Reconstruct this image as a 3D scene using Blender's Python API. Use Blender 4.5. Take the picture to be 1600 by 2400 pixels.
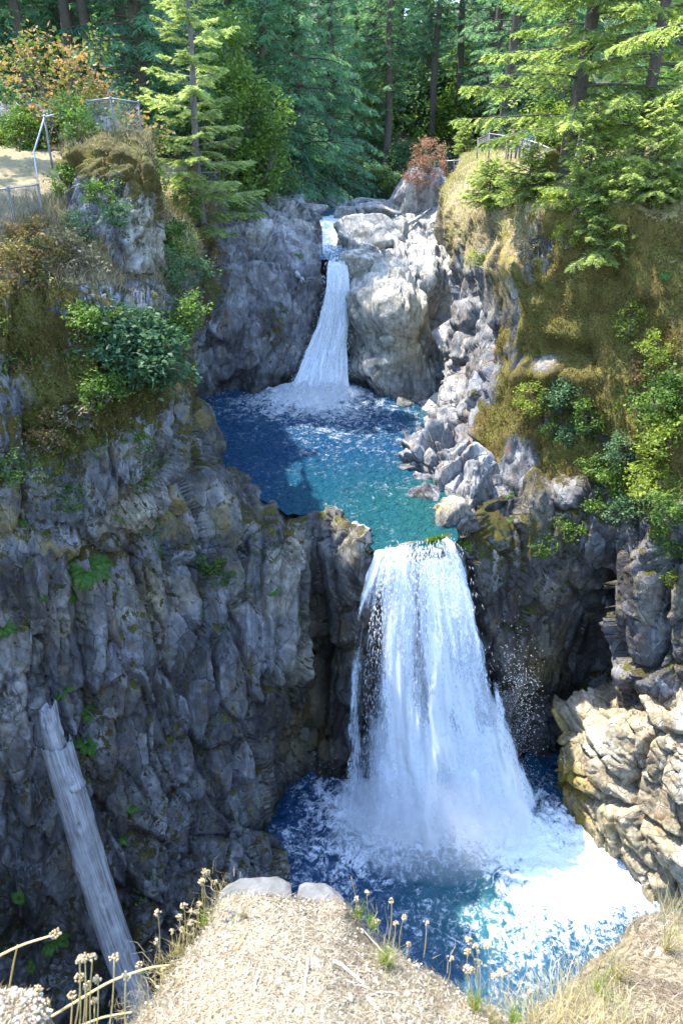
import bpy, math, random
import numpy as np
from mathutils import Vector, Matrix
from mathutils.bvhtree import BVHTree

for o in list(bpy.data.objects):
    bpy.data.objects.remove(o, do_unlink=True)
SC = bpy.context.scene
COL = SC.collection

# ------------------------------------------------------------------ camera
FPX = 1600.0                      # focal length in photo pixels (1600 x 2400 photo)
TH = math.radians(28.5)           # downward pitch
CAMZ = 24.0                       # lower pool is z = 0
cd = bpy.data.cameras.new('camera')
cam = bpy.data.objects.new('camera', cd)
COL.objects.link(cam)
cam.location = (0, 0, CAMZ)
cam.rotation_euler = (math.radians(90) - TH, 0, 0)
cd.sensor_fit = 'VERTICAL'
cd.sensor_height = 36.0
cd.lens = 24.0
cd.clip_start = 0.05
cd.clip_end = 2000
cd.dof.use_dof = True
cd.dof.focus_distance = 16.0
cd.dof.aperture_fstop = 6.3
SC.camera = cam

# ------------------------------------------------------------------ sky, sun, exposure
SUN_AZ, SUN_EL = math.radians(-60), math.radians(62)     # azimuth from +Y, negative = towards -X
sdir = Vector((math.sin(SUN_AZ) * math.cos(SUN_EL), math.cos(SUN_AZ) * math.cos(SUN_EL), math.sin(SUN_EL)))
W = bpy.data.worlds.new('World')
SC.world = W
W.use_nodes = True
wn = W.node_tree
wn.nodes.clear()
sky = wn.nodes.new('ShaderNodeTexSky')
sky.sky_type = 'NISHITA'
sky.sun_disc = False
sky.sun_elevation = SUN_EL
sky.sun_rotation = SUN_AZ
sky.altitude = 200
sky.air_density = 1.2
sky.dust_density = 0.6
sky.ozone_density = 3.0
bg = wn.nodes.new('ShaderNodeBackground')
bg.inputs['Strength'].default_value = 0.15
wo = wn.nodes.new('ShaderNodeOutputWorld')
wn.links.new(sky.outputs[0], bg.inputs[0])
wn.links.new(bg.outputs[0], wo.inputs[0])
sl = bpy.data.lights.new('sun', 'SUN')
sl.energy = 2.25
sl.angle = math.radians(0.55)
sl.color = (1.0, 0.95, 0.86)
sun = bpy.data.objects.new('sun', sl)
COL.objects.link(sun)
sun.rotation_euler = (-sdir).to_track_quat('-Z', 'Y').to_euler()
sun.location = (-40, 20, 80)
SC.view_settings.view_transform = 'Standard'
SC.view_settings.look = 'None'
SC.view_settings.gamma = 1.0
SC.view_settings.use_curve_mapping = False
SC.view_settings.exposure = 2.78
SC.cycles.use_denoising = True
SC.cycles.max_bounces = 8
SC.cycles.diffuse_bounces = 4
SC.cycles.glossy_bounces = 3
SC.cycles.transmission_bounces = 6
SC.cycles.transparent_max_bounces = 16
SC.cycles.volume_bounces = 2
SC.cycles.sample_clamp_indirect = 6.0
SC.cycles.caustics_reflective = False
SC.cycles.caustics_refractive = False

# ------------------------------------------------------------------ picture <-> world
cT, sT = math.cos(TH), math.sin(TH)


def ray(u, v):
    xc = (np.asarray(u, float) - 800.0) / FPX
    yc = (1200.0 - np.asarray(v, float)) / FPX
    return np.stack([xc, cT + yc * sT, -sT + yc * cT], -1)


def PY(u, v, Y):
    """world point on the sight line of photo pixel (u, v) at ground distance Y"""
    d = ray(u, v)
    t = np.asarray(Y, float) / d[..., 1]
    return np.array([0, 0, CAMZ]) + d * t[..., None]


def PZ(u, v, z):
    d = ray(u, v)
    t = (np.asarray(z, float) - CAMZ) / d[..., 2]
    return np.array([0, 0, CAMZ]) + d * t[..., None]


def proj(p):
    p = np.asarray(p, float)
    x, y, z = p[..., 0], p[..., 1], p[..., 2] - CAMZ
    dep = np.maximum(y * cT - z * sT, 1e-3)
    up = y * sT + z * cT
    return 800 + FPX * x / dep, 1200 - FPX * up / dep, dep


# ------------------------------------------------------------------ numpy noise
def _h(ix, iy, iz, seed):
    n = (ix.astype(np.uint32) * np.uint32(374761393) + iy.astype(np.uint32) * np.uint32(668265263)
         + iz.astype(np.uint32) * np.uint32(2147483647) + np.uint32((seed * 1274126177 + 12345) & 0xffffffff))
    n = (n ^ (n >> np.uint32(13))) * np.uint32(1274126177)
    n = (n ^ (n >> np.uint32(16))) * np.uint32(2246822519)
    n = n ^ (n >> np.uint32(15))
    return n.astype(np.float32) * np.float32(1.0 / 4294967296.0)


def vnoise(p, seed=0):
    p = np.asarray(p, np.float32)
    f = np.floor(p)
    t = p - f
    t = t * t * t * (t * (t * 6 - 15) + 10)
    i = f.astype(np.int64)
    ix, iy, iz = i[..., 0], i[..., 1], i[..., 2]
    out = 0
    for dx in (0, 1):
        wx = t[..., 0] if dx else 1 - t[..., 0]
        for dy in (0, 1):
            wy = t[..., 1] if dy else 1 - t[..., 1]
            for dz in (0, 1):
                wz = t[..., 2] if dz else 1 - t[..., 2]
                out = out + wx * wy * wz * _h(ix + dx, iy + dy, iz + dz, seed)
    return out * 2 - 1


def fbm(p, octaves=4, seed=0, gain=0.5, lac=2.03):
    p = np.asarray(p, np.float32)
    a, s, out = 1.0, 0.0, 0
    for k in range(octaves):
        out = out + a * vnoise(p, seed + k * 17)
        s += a
        a *= gain
        p = p * lac + 3.7
    return out / s


def voro(p, seed=0):
    """F1, F2, three random numbers of the nearest cell, vector to its centre"""
    p = np.asarray(p, np.float32)
    i = np.floor(p).astype(np.int64)
    n = p.shape[0]
    f1 = np.full(n, 9e9, np.float32)
    f2 = np.full(n, 9e9, np.float32)
    best = np.zeros((n, 3), np.int64)
    vec = np.zeros((n, 3), np.float32)
    for dx in (-1, 0, 1):
        for dy in (-1, 0, 1):
            for dz in (-1, 0, 1):
                c = i + np.array([dx, dy, dz])
                j = np.stack([_h(c[:, 0], c[:, 1], c[:, 2], seed), _h(c[:, 0], c[:, 1], c[:, 2], seed + 1),
                              _h(c[:, 0], c[:, 1], c[:, 2], seed + 2)], -1)
                d = p - (c + 0.1 + 0.8 * j)
                q = (d * d).sum(-1)
                m = q < f1
                f2 = np.where(m, f1, np.minimum(f2, q))
                f1 = np.where(m, q, f1)
                best[m] = c[m]
                vec[m] = d[m]
    r = [_h(best[:, 0], best[:, 1], best[:, 2], seed + 5 + k) for k in range(4)]
    return np.sqrt(f1), np.sqrt(f2), r, vec


def sstep(a, b, x):
    t = np.clip((x - a) / (b - a), 0, 1)
    return t * t * (3 - 2 * t)


def facet(p, seed, crack=0.5, tilt=1.5, width=0.10):
    f1, f2, r, vec = voro(p, seed)
    t = np.stack([r[1] - 0.5, r[2] - 0.5, r[3] - 0.5], -1) * 2
    o = (r[0] - 0.5) * 1.3 + tilt * (vec * t).sum(-1) * 0.6
    return o - crack * (1 - sstep(0, width, f2 - f1))


def rotm(ax, deg):
    return np.array(Matrix.Rotation(math.radians(deg), 3, ax), np.float32)


def rockdisp(p, a=(0.45, 0.2, 0.07), s=(0.4, 1.1, 3.2), elong=2.2, rot=None, seed=1, fb=0.12):
    """fractured rock: three sizes of jointed blocks elongated along the joint direction"""
    p = np.asarray(p, np.float32)
    w = p + 0.35 * np.stack([fbm(p * 0.55, 3, seed + 91), fbm(p * 0.55, 3, seed + 92), fbm(p * 0.55, 3, seed + 93)], -1)
    w = w + 0.06 * np.stack([fbm(p * 3.1, 2, seed + 94), fbm(p * 3.1, 2, seed + 95), fbm(p * 3.1, 2, seed + 96)], -1)
    if rot is not None:
        w = w @ rot.T
    d = 0
    for k, (aa, ss) in enumerate(zip(a, s)):
        if aa == 0:
            continue
        sc = np.array([ss, ss, ss / elong], np.float32)
        d = d + aa * facet(w * sc, seed + 20 * k, crack=0.55 if k < 2 else 0.7, tilt=1.9, width=0.10 if k < 2 else 0.16)
    return d + fb * fbm(p * 1.3, 5, seed + 70)


# ------------------------------------------------------------------ mesh helpers
def add_attr(me, name, arr):
    at = me.attributes.new(name, 'FLOAT', 'POINT')
    at.data.foreach_set('value', np.asarray(arr, np.float32).ravel())


def mesh_np(name, V, F, mat=None, smooth=False, attrs=None, mats=None, mat_idx=None):
    """V (n,3); F (m,k) ndarray or list of such arrays (mixed tris / quads)"""
    V = np.asarray(V, np.float32)
    Fs = F if isinstance(F, list) else [F]
    Fs = [np.asarray(f, np.int32) for f in Fs if len(f)]
    me = bpy.data.meshes.new(name)
    me.vertices.add(len(V))
    me.vertices.foreach_set('co', V.ravel())
    loops = np.concatenate([f.ravel() for f in Fs])
    tot = np.concatenate([np.full(len(f), f.shape[1], np.int32) for f in Fs])
    st = np.concatenate([[0], np.cumsum(tot)[:-1]]).astype(np.int32)
    me.loops.add(len(loops))
    me.loops.foreach_set('vertex_index', loops)
    me.polygons.add(len(tot))
    me.polygons.foreach_set('loop_start', st)
    me.polygons.foreach_set('loop_total', tot)
    if smooth:
        me.polygons.foreach_set('use_smooth', np.ones(len(tot), bool))
    for k, a in (attrs or {}).items():
        add_attr(me, k, a)
    for m in (mats or ([mat] if mat else [])):
        me.materials.append(m)
    if mat_idx is not None:
        me.polygons.foreach_set('material_index', np.asarray(mat_idx, np.int32))
    me.update(calc_edges=True)
    me.validate()
    return me


def link(name, me, parent=None, loc=None, label=None, cat=None, group=None, kind=None):
    o = bpy.data.objects.new(name, me)
    COL.objects.link(o)
    if parent is not None:
        o.parent = parent
    if loc is not None:
        o.location = loc
    tag(o, label, cat, group, kind)
    return o


def tag(o, label=None, cat=None, group=None, kind=None):
    if label: o['label'] = label
    if cat: o['category'] = cat
    if group: o['group'] = group
    if kind: o['kind'] = kind
    return o


def empty(name, loc, label=None, cat=None, group=None):
    o = bpy.data.objects.new(name, None)
    COL.objects.link(o)
    o.location = loc
    return tag(o, label, cat, group)


def copy_tree(o, parent=None):
    c = o.copy()
    COL.objects.link(c)
    c.parent = parent
    for ch in o.children:
        copy_tree(ch, c)
    return c


class MB:
    """collects vertices and faces for one mesh object"""
    def __init__(s):
        s.V, s.T, s.Q, s.n, s.tint = [], [], [], 0, []

    def add(s, V, tris=None, quads=None, tint=0.5):
        V = np.asarray(V, np.float32).reshape(-1, 3)
        if tris is not None and len(tris): s.T.append(np.asarray(tris, np.int32).reshape(-1, 3) + s.n)
        if quads is not None and len(quads): s.Q.append(np.asarray(quads, np.int32).reshape(-1, 4) + s.n)
        s.V.append(V)
        s.tint.append(np.full(len(V), tint, np.float32) if np.isscalar(tint) else np.asarray(tint, np.float32).ravel())
        s.n += len(V)

    def tube(s, pts, rad, sides=6, cap=True, tint=0.5):
        pts = np.asarray(pts, float)
        n = len(pts)
        rad = np.full(n, rad) if np.isscalar(rad) else np.asarray(rad, float)
        tg = np.gradient(pts, axis=0)
        tg /= np.linalg.norm(tg, axis=1)[:, None] + 1e-9
        ref = np.array([0, 0, 1.0]) if abs(tg[:, 2]).mean() < 0.8 else np.array([1.0, 0, 0])
        a = np.cross(tg, ref)
        a /= np.linalg.norm(a, axis=1)[:, None] + 1e-9
        b = np.cross(tg, a)
        ang = np.linspace(0, 2 * math.pi, sides, endpoint=False)
        V = pts[:, None] + rad[:, None, None] * (np.cos(ang)[None, :, None] * a[:, None] + np.sin(ang)[None, :, None] * b[:, None])
        i = np.arange(n - 1)[:, None] * sides
        k = np.arange(sides)[None]
        k2 = (k + 1) % sides
        Q = np.stack([i + k, i + k2, i + sides + k2, i + sides + k], -1).reshape(-1, 4)
        V = V.reshape(-1, 3)
        T = []
        if cap:
            V = np.concatenate([V, pts[:1], pts[-1:]])
            c0, c1 = n * sides, n * sides + 1
            for q in range(sides):
                T.append([c0, (q + 1) % sides, q])
                T.append([c1, (n - 1) * sides + q, (n - 1) * sides + (q + 1) % sides])
        s.add(V, T, Q, tint)

    def leaves(s, C, D, S, L, Wd, tint, fold=0.0):
        """rhombic leaves: base C, long axis D, side axis S"""
        C, D, S = (np.asarray(x, np.float32) for x in (C, D, S))
        n = len(C)
        L = np.broadcast_to(np.asarray(L, np.float32), (n,))[:, None]
        Wd = np.broadcast_to(np.asarray(Wd, np.float32), (n,))[:, None]
        mid = C + D * L * 0.45
        V = np.stack([C, mid + S * Wd * 0.5, C + D * L, mid - S * Wd * 0.5], 1).reshape(-1, 3)
        i = np.arange(n)[:, None] * 4
        s.add(V, None, i + np.array([[0, 1, 2, 3]]), np.repeat(np.broadcast_to(tint, (n,)), 4))

    def spikes(s, C, D, S, L, Wd, tint):
        """needle tufts: thin triangles from C along D"""
        C, D, S = (np.asarray(x, np.float32) for x in (C, D, S))
        n = len(C)
        L = np.broadcast_to(np.asarray(L, np.float32), (n,))[:, None]
        Wd = np.broadcast_to(np.asarray(Wd, np.float32), (n,))[:, None]
        V = np.stack([C - S * Wd * 0.5, C + S * Wd * 0.5, C + D * L], 1).reshape(-1, 3)
        s.add(V, np.arange(n)[:, None] * 3 + np.array([[0, 1, 2]]), None, np.repeat(np.broadcast_to(tint, (n,)), 3))

    def mesh(s, name, mat, smooth=False):
        V = np.concatenate(s.V)
        F = []
        if s.Q: F.append(np.concatenate(s.Q))
        if s.T: F.append(np.concatenate(s.T))
        return mesh_np(name, V, F, mat, smooth, {'tint': np.concatenate(s.tint)})

    def build(s, name, mat, parent=None, smooth=False, **kw):
        return link(name, s.mesh(name, mat, smooth), parent, **kw)


def unit(a):
    a = np.asarray(a, float)
    return a / (np.linalg.norm(a, axis=-1, keepdims=True) + 1e-9)


# ------------------------------------------------------------------ materials
class NT:
    def __init__(s, name):
        s.m = bpy.data.materials.new(name)
        s.m.use_nodes = True
        s.t = s.m.node_tree
        s.t.nodes.clear()
        s.out = s.t.nodes.new('ShaderNodeOutputMaterial')

    def n(s, typ, ins=None, **kw):
        nd = s.t.nodes.new('ShaderNode' + typ)
        for k, v in kw.items():
            setattr(nd, k, v)
        for k, v in (ins or {}).items():
            if hasattr(v, 'is_output'):
                s.t.links.new(v, nd.inputs[k])
            else:
                nd.inputs[k].default_value = v
        return nd

    def math(s, op, a, b=0.0, clamp=False):
        nd = s.n('Math', {0: a, 1: b}, operation=op)
        nd.use_clamp = clamp
        return nd.outputs[0]

    def mix(s, fac, a, b, typ='MIX'):
        nd = s.t.nodes.new('ShaderNodeMix')
        nd.data_type = 'RGBA'
        nd.blend_type = typ
        for k, v in ((0, fac), (6, a), (7, b)):
            if hasattr(v, 'is_output'):
                s.t.links.new(v, nd.inputs[k])
            else:
                nd.inputs[k].default_value = v if k == 0 else (v if len(v) == 4 else (*v, 1))
        return nd.outputs[2]

    def ramp(s, fac, stops, interp='LINEAR'):
        nd = s.n('ValToRGB', {0: fac})
        cr = nd.color_ramp
        cr.interpolation = interp
        while len(cr.elements) > 1:
            cr.elements.remove(cr.elements[-1])
        for k, (p, c) in enumerate(stops):
            e = cr.elements[0] if k == 0 else cr.elements.new(p)
            e.position = p
            e.color = (*c, 1) if len(c) == 3 else c
        return nd.outputs[0]

    def attr(s, name):
        return s.n('Attribute', attribute_name=name).outputs['Fac']

    def noise(s, scale, detail=4, rough=0.55, vec=None, dist=0.0):
        ins = {'Scale': scale, 'Detail': detail, 'Roughness': rough, 'Distortion': dist}
        if vec is not None: ins['Vector'] = vec
        return s.n('TexNoise', ins).outputs['Fac']

    def map(s, scale, rot=(0, 0, 0), src=None):
        if src is None: src = s.pos()
        return s.n('Mapping', {'Vector': src, 'Scale': scale, 'Rotation': rot}).outputs[0]

    def pos(s):
        if not hasattr(s, '_p'): s._p = s.n('NewGeometry').outputs['Position']
        return s._p

    def step(s, x, a, b):
        nd = s.n('MapRange', {0: x, 1: a, 2: b, 3: 0.0, 4: 1.0})
        nd.interpolation_type = 'SMOOTHSTEP'
        return nd.outputs[0]

    def surf(s, sh):
        s.t.links.new(sh, s.out.inputs['Surface'])
        return s.m


def rock_material(name, dark=(.045, .045, .052), mid=(.15, .15, .165), light=(.30, .295, .29), stain=(.17, .11, .06),
                  mossc=((.028, .026, .006), (.13, .095, .016)), grassc=((.20, .15, .07), (.46, .37, .21)), lichen=0.5, jrot=.08, fine=1.0):
    t = NT(name)
    p = t.pos()
    n1 = t.noise(0.55, 5, 0.6, p)
    n2 = t.noise(3.3, 7, 0.62, p)
    n3 = t.noise(19, 5, 0.6, p)
    st = t.noise(1.0, 5, 0.6, t.map((5.5, 5.5, 0.9)))
    f = t.math('ADD', t.math('MULTIPLY', n1, 0.40), t.math('MULTIPLY', n2, 0.35))
    f = t.math('ADD', f, t.math('MULTIPLY', st, 0.25))
    wv = t.n('VectorMath', {0: t.n('TexNoise', {'Vector': p, 'Scale': 1.1, 'Detail': 4.0}).outputs['Color'], 1: (.5, .5, .5)}, operation='SUBTRACT').outputs[0]
    wv = t.n('VectorMath', {0: wv, 'Scale': 0.55}, operation='SCALE').outputs[0]
    wv = t.n('VectorMath', {0: p, 1: wv}, operation='ADD').outputs[0]
    wv = t.map((1, 1, .38), (.10, jrot, .3), wv)
    blk = None
    tone = None
    for sc_, am, cw in ((1.6, 1.0, .022), (5.2, .30 * (.4 + .6 * fine), .045)):
        v1 = t.n('TexVoronoi', {'Vector': wv, 'Scale': sc_})
        c_ = t.n('VectorMath', {0: v1.outputs['Color'], 1: (.5, .5, .5)}, operation='SUBTRACT').outputs[0]
        d_ = t.n('VectorMath', {0: wv, 1: v1.outputs['Position']}, operation='SUBTRACT').outputs[0]
        pl = t.n('VectorMath', {0: c_, 1: d_}, operation='DOT_PRODUCT').outputs['Value']
        e1 = t.n('TexVoronoi', {'Vector': wv, 'Scale': sc_}, feature='DISTANCE_TO_EDGE').outputs['Distance']
        ck = t.math('SUBTRACT', 1.0, t.step(e1, 0.0, cw))
        hh = t.math('SUBTRACT', t.math('MULTIPLY', pl, 2.2 * sc_ * am), t.math('MULTIPLY', t.math('MULTIPLY', ck, t.step(n2, .40, .56)), am * .5))
        blk = hh if blk is None else t.math('ADD', blk, hh)
        tn = t.math('MULTIPLY', t.n('SeparateColor', {0: v1.outputs['Color']}).outputs[0], am)
        tone = tn if tone is None else t.math('ADD', tone, tn)
        crk = ck if sc_ < 3 else t.math('MAXIMUM', crk, t.math('MULTIPLY', ck, .6))
    f = t.math('ADD', f, t.math('MULTIPLY', t.math('SUBTRACT', tone, .575), .17))
    col = t.ramp(f, [(0.33, dark), (0.50, mid), (0.66, light)])
    brk = t.step(t.noise(2.3, 4, .6, p), .46, .60)
    col = t.mix(t.math('MULTIPLY', t.math('MULTIPLY', crk, brk), .5), col, (.034, .030, .025))
    # brown iron stains that run down the face
    s1 = t.step(t.noise(0.9, 4, 0.6, t.map((2.4, 2.4, 0.8))), 0.54, 0.68)
    col = t.mix(t.math('MULTIPLY', s1, 0.55), col, stain)
    # pale lichen spots
    l1 = t.math('MULTIPLY', t.step(t.noise(8, 6, 0.7, p), 0.585, 0.66), t.step(n1, 0.40, 0.6))
    col = t.mix(t.math('MULTIPLY', l1, lichen), col, (.40, .38, .33))
    d1 = t.step(t.noise(5.5, 6, 0.7, p), 0.44, 0.33)
    col = t.mix(t.math('MULTIPLY', d1, 0.35 * fine + .1), col, (.035, .032, .024))
    # tan clean rock where the attribute says so
    tan = t.math('MULTIPLY', t.attr('tan'), t.step(t.math('ADD', n2, t.math('MULTIPLY', st, .5)), 0.58, 0.82))
    tan = t.math('MAXIMUM', tan, t.math('MULTIPLY', t.attr('tan'), 0.65))
    col = t.mix(tan, col, t.ramp(n2, [(.32, (.15, .115, .06)), (.5, (.36, .30, .19)), (.66, (.55, .49, .38))]))
    yel = t.math('MULTIPLY', t.attr('yellow'), t.step(t.math('ADD', n1, t.math('MULTIPLY', n2, .6)), 0.62, 0.86))
    col = t.mix(yel, col, t.ramp(n3, [(.3, (.16, .10, .012)), (.7, (.42, .31, .05))]))
    pal = t.math('MULTIPLY', t.attr('pale'), t.step(t.math('ADD', n2, n1), 0.75, 1.05))
    col = t.mix(pal, col, t.ramp(n2, [(.3, (.29, .275, .25)), (.65, (.60, .57, .51))]))
    # moss and dry grass
    nz = t.math('SUBTRACT', t.math('ADD', t.math('MULTIPLY', n2, 1.0), t.math('MULTIPLY', n3, 0.5)), 0.75)
    mo = t.step(t.math('ADD', t.attr('moss'), t.math('MULTIPLY', nz, 1.5)), 0.42, 0.62)
    mz = t.step(t.noise(.8, 3, .5, p), .42, .60)
    mc = t.ramp(t.math('ADD', t.math('MULTIPLY', n3, .55), t.math('MULTIPLY', t.noise(1.7, 5, .6, p), .45)), [(.36, mossc[0]), (.62, mossc[1])])
    mc = t.mix(t.math('MULTIPLY', mz, .55), mc, t.ramp(n3, [(.35, (.055, .06, .010)), (.65, (.24, .23, .045))]))
    col = t.mix(mo, col, mc)
    gr = t.step(t.math('ADD', t.attr('dry'), t.math('MULTIPLY', nz, 1.6)), 0.42, 0.62)
    gc = t.ramp(t.noise(26, 5, .7, p), [(.32, grassc[0]), (.66, grassc[1])])
    col = t.mix(gr, col, gc)
    gn = t.step(t.math('ADD', t.attr('green'), t.math('MULTIPLY', nz, 1.8)), 0.45, 0.62)
    col = t.mix(gn, col, t.ramp(n3, [(.35, (.03, .07, .004)), (.65, (.14, .28, .012))]))
    wet_dark = t.attr('wet_dark')
    wcol = t.mix(1.0, col, (.30, .30, .29), 'MULTIPLY')
    col = t.mix(wet_dark, col, wcol)
    rough = t.math('SUBTRACT', 0.88, t.math('MULTIPLY', wet_dark, 0.55))
    soft = t.math('MAXIMUM', mo, gr)
    hard = t.math('SUBTRACT', 1.0, soft)
    hgt = t.math('MULTIPLY', t.math('ADD', t.math('MULTIPLY', t.noise(9, 8, .7, p), 0.5), t.math('MULTIPLY', n3, 0.3)), 0.6 * fine)
    hgt = t.math('ADD', hgt, t.math('MULTIPLY', blk, hard))
    hgt = t.math('ADD', hgt, t.math('MULTIPLY', t.math('MULTIPLY', t.noise(38, 4, .7, p), soft), 0.9))
    b = t.n('Bump', {'Strength': 0.9, 'Distance': 0.10, 'Height': hgt})
    bs = t.n('BsdfPrincipled', {'Base Color': col, 'Roughness': rough, 'Normal': b.outputs[0], 'Specular IOR Level': 0.3})
    return t.surf(bs.outputs[0])


def leaf_material(name, c0, c1, trans=0.35, rnd=0.25, rough=0.55):
    """c0 -> c1 across the per-leaf tint, varied a little from object to object"""
    t = NT(name)
    oi = t.n('ObjectInfo').outputs['Random']
    f = t.math('ADD', t.attr('tint'), t.math('MULTIPLY', t.math('SUBTRACT', oi, 0.5), rnd), True)
    col = t.ramp(f, [(0, c0), (1, c1)]) if not isinstance(c0, list) else t.ramp(f, c0)
    d = t.n('BsdfPrincipled', {'Base Color': col, 'Roughness': rough, 'Specular IOR Level': 0.25})
    tc = t.mix(1.0, col, (1.35, 1.5, 0.8), 'MULTIPLY')
    tr = t.n('BsdfTranslucent', {'Color': tc})
    mx = t.n('MixShader', {0: trans, 1: d.outputs[0], 2: tr.outputs[0]})
    return t.surf(mx.outputs[0])


def plain_material(name, c0, c1, scale=20, rough=0.7, metal=0.0, bump=0.3, vecscale=None, dist=0.01):
    t = NT(name)
    src = t.n('TexCoord').outputs['Object']
    v = t.map(vecscale, src=src) if vecscale else src
    n = t.noise(scale, 6, 0.62, v)
    col = t.ramp(n, [(0.3, c0), (0.68, c1)])
    b = t.n('Bump', {'Strength': bump, 'Distance': dist, 'Height': n})
    bs = t.n('BsdfPrincipled', {'Base Color': col, 'Roughness': rough, 'Metallic': metal, 'Normal': b.outputs[0]})
    return t.surf(bs.outputs[0])
# ------------------------------------------------------------------ lofted cliffs
def catmull(P, ts):
    """P (n, ...) control points, ts in [0, n-1]"""
    n = len(P)
    Pe = np.concatenate([2 * P[:1] - P[1:2], P, 2 * P[-1:] - P[-2:-1]])
    i = np.clip(np.floor(ts).astype(int), 0, n - 2)
    t = (ts - i).reshape((-1,) + (1,) * (P.ndim - 1))
    a, b, c, d = Pe[i], Pe[i + 1], Pe[i + 2], Pe[i + 3]
    r = 0.5 * (2 * b + (c - a) * t + (2 * a - 5 * b + 4 * c - d) * t ** 2 + (3 * b - a - 3 * c + d) * t ** 3)
    lin = b + (c - b) * t
    return 0.6 * r + 0.4 * lin


def even(L, n):
    """n parameters spread evenly along segments of length L"""
    c = np.concatenate([[0], np.cumsum(L)])
    return np.interp(np.linspace(0, c[-1], n), c, np.arange(len(c)))


def col_points(c, K):
    """one column: list of (u, v, Y), ('z', u, v, z) or xyz-arrays, resampled to K points"""
    P = []
    for q in c:
        if isinstance(q, np.ndarray): P.append(q)
        elif q[0] == 'z': P.append(PZ(*q[1:]))
        else: P.append(PY(*q))
    P = np.array(P)
    L = np.linalg.norm(np.diff(P, axis=0), axis=1)
    # measure in the picture as well, so that parts in view get their share of rows
    u, v, dep = proj(P)
    Lp = np.hypot(np.diff(u), np.diff(v)) / 1600 * 22
    return catmull(P, even(0.5 * np.minimum(L, 8) + 0.5 * np.minimum(Lp, 12), K))


TERR = []          # (V, F) coarse, for sight-line placing
SURF = {}          # fine grids, for scattering


def loft(name, cols, nr, nc, mat, disp, K=14, bulges=(), masks=None, label=None, flip=None):
    cols = [list(c) for c in cols]
    G = np.stack([col_points(c, K) for c in cols], 1)              # K x C x 3
    Lr = np.linalg.norm(np.diff(G, axis=0), axis=2).mean(1)
    Lc = np.linalg.norm(np.diff(G, axis=1), axis=2).mean(0)
    g = catmull(G, even(np.minimum(Lr, 6) if flip is None else np.minimum(Lr, .06), nr))
    g = np.swapaxes(catmull(np.swapaxes(g, 0, 1), even(np.minimum(Lc, 8), nc)), 0, 1)
    n = np.cross(np.gradient(g, axis=1), np.gradient(g, axis=0))
    n = unit(n)
    mid = g[nr // 3: 2 * nr // 3, nc // 4: 3 * nc // 4].reshape(-1, 3)
    mn = n[nr // 3: 2 * nr // 3, nc // 4: 3 * nc // 4].reshape(-1, 3)
    if flip is None: flip = ((np.array([0, 0, CAMZ]) - mid) * mn).sum() < 0
    else: flip = n[2:nr // 6, nc // 4: 3 * nc // 4, 2].mean() < 0
    if flip: n = -n
    V = g.reshape(-1, 3)
    n = n.reshape(-1, 3)
    u, v, dep = proj(V)
    off = np.zeros(len(V))
    for (bu, bv, ru, rv, h, pw) in bulges:
        off += h * np.exp(-(((u - bu) / ru) ** 2 + ((v - bv) / rv) ** 2) ** pw)
    V = V + n * off[:, None]
    d = disp(V, n, u, v)
    W_ = V + n * d[:, None]
    W_ = W_.reshape(nr, nc, 3)
    i = (np.arange(nr - 1)[:, None] * nc + np.arange(nc - 1)[None]).reshape(-1)
    F = np.stack([i, i + 1, i + nc + 1, i + nc], -1)
    if not flip: F = F[:, ::-1]
    nf = np.cross(np.gradient(W_, axis=1), np.gradient(W_, axis=0)).reshape(-1, 3)
    nf = unit(nf) * (-1 if flip else 1)
    W_ = W_.reshape(-1, 3)
    at = {k: np.zeros(len(V)) for k in ('moss', 'dry', 'tan', 'yellow', 'pale', 'wet_dark', 'green')}
    if masks: at.update(masks(W_, nf, u, v, d))
    o = link(name, mesh_np(name, W_, F, mat, False, at), kind='structure', label=label)
    # coarse copy for placing things along sight lines
    s = 3
    Wc = W_.reshape(nr, nc, 3)[::s, ::s]
    r2, c2 = Wc.shape[:2]
    j = (np.arange(r2 - 1)[:, None] * c2 + np.arange(c2 - 1)[None]).reshape(-1)
    TERR.append((Wc.reshape(-1, 3), np.stack([j, j + 1, j + c2 + 1, j + c2], -1)))
    SURF[name if name not in SURF else name + str(len(SURF))] = (W_, nf, u, v, at)
    return o


def gauss(u, v, u0, v0, ru, rv, p=1.0):
    return np.exp(-(((u - u0) / ru) ** 2 + ((v - v0) / rv) ** 2) ** p)


def nz(V, s, seed, o=3):
    return fbm(V * s, o, seed)


M_rock = rock_material('shaded_grey_rock', dark=(.032, .031, .032), mid=(.138, .14, .155), light=(.33, .33, .335), fine=.8)
M_wall = rock_material('jointed_wall_rock', dark=(.026, .023, .020), mid=(.105, .102, .106), light=(.27, .268, .28), stain=(.145, .095, .045), fine=.45, lichen=.35)
M_rock_r = rock_material('mossy_cliff_rock', dark=(.022, .021, .024), mid=(.085, .086, .098), light=(.30, .295, .30), stain=(.20, .11, .05),
                         mossc=((.050, .038, .010), (.22, .165, .042)), jrot=-.35)
M_pale = rock_material('pale_river_rock', dark=(.07, .068, .066), mid=(.19, .185, .175), light=(.36, .345, .315), stain=(.23, .175, .09), lichen=0.3)
M_tan = rock_material('tan_shore_rock', dark=(.07, .055, .038), mid=(.20, .165, .115), light=(.37, .33, .26), stain=(.26, .15, .06), lichen=0.3, jrot=.9)
M_ledge = rock_material('dry_ledge_soil', dark=(.13, .095, .06), mid=(.25, .19, .12), light=(.40, .33, .24), stain=(.34, .22, .12), lichen=0.2,
                        grassc=((.17, .125, .075), (.42, .35, .25)))

ROT_L = rotm('Y', -5) @ rotm('X', 8)
ROT_R = rotm('Y', 16) @ rotm('X', 12)


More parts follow.
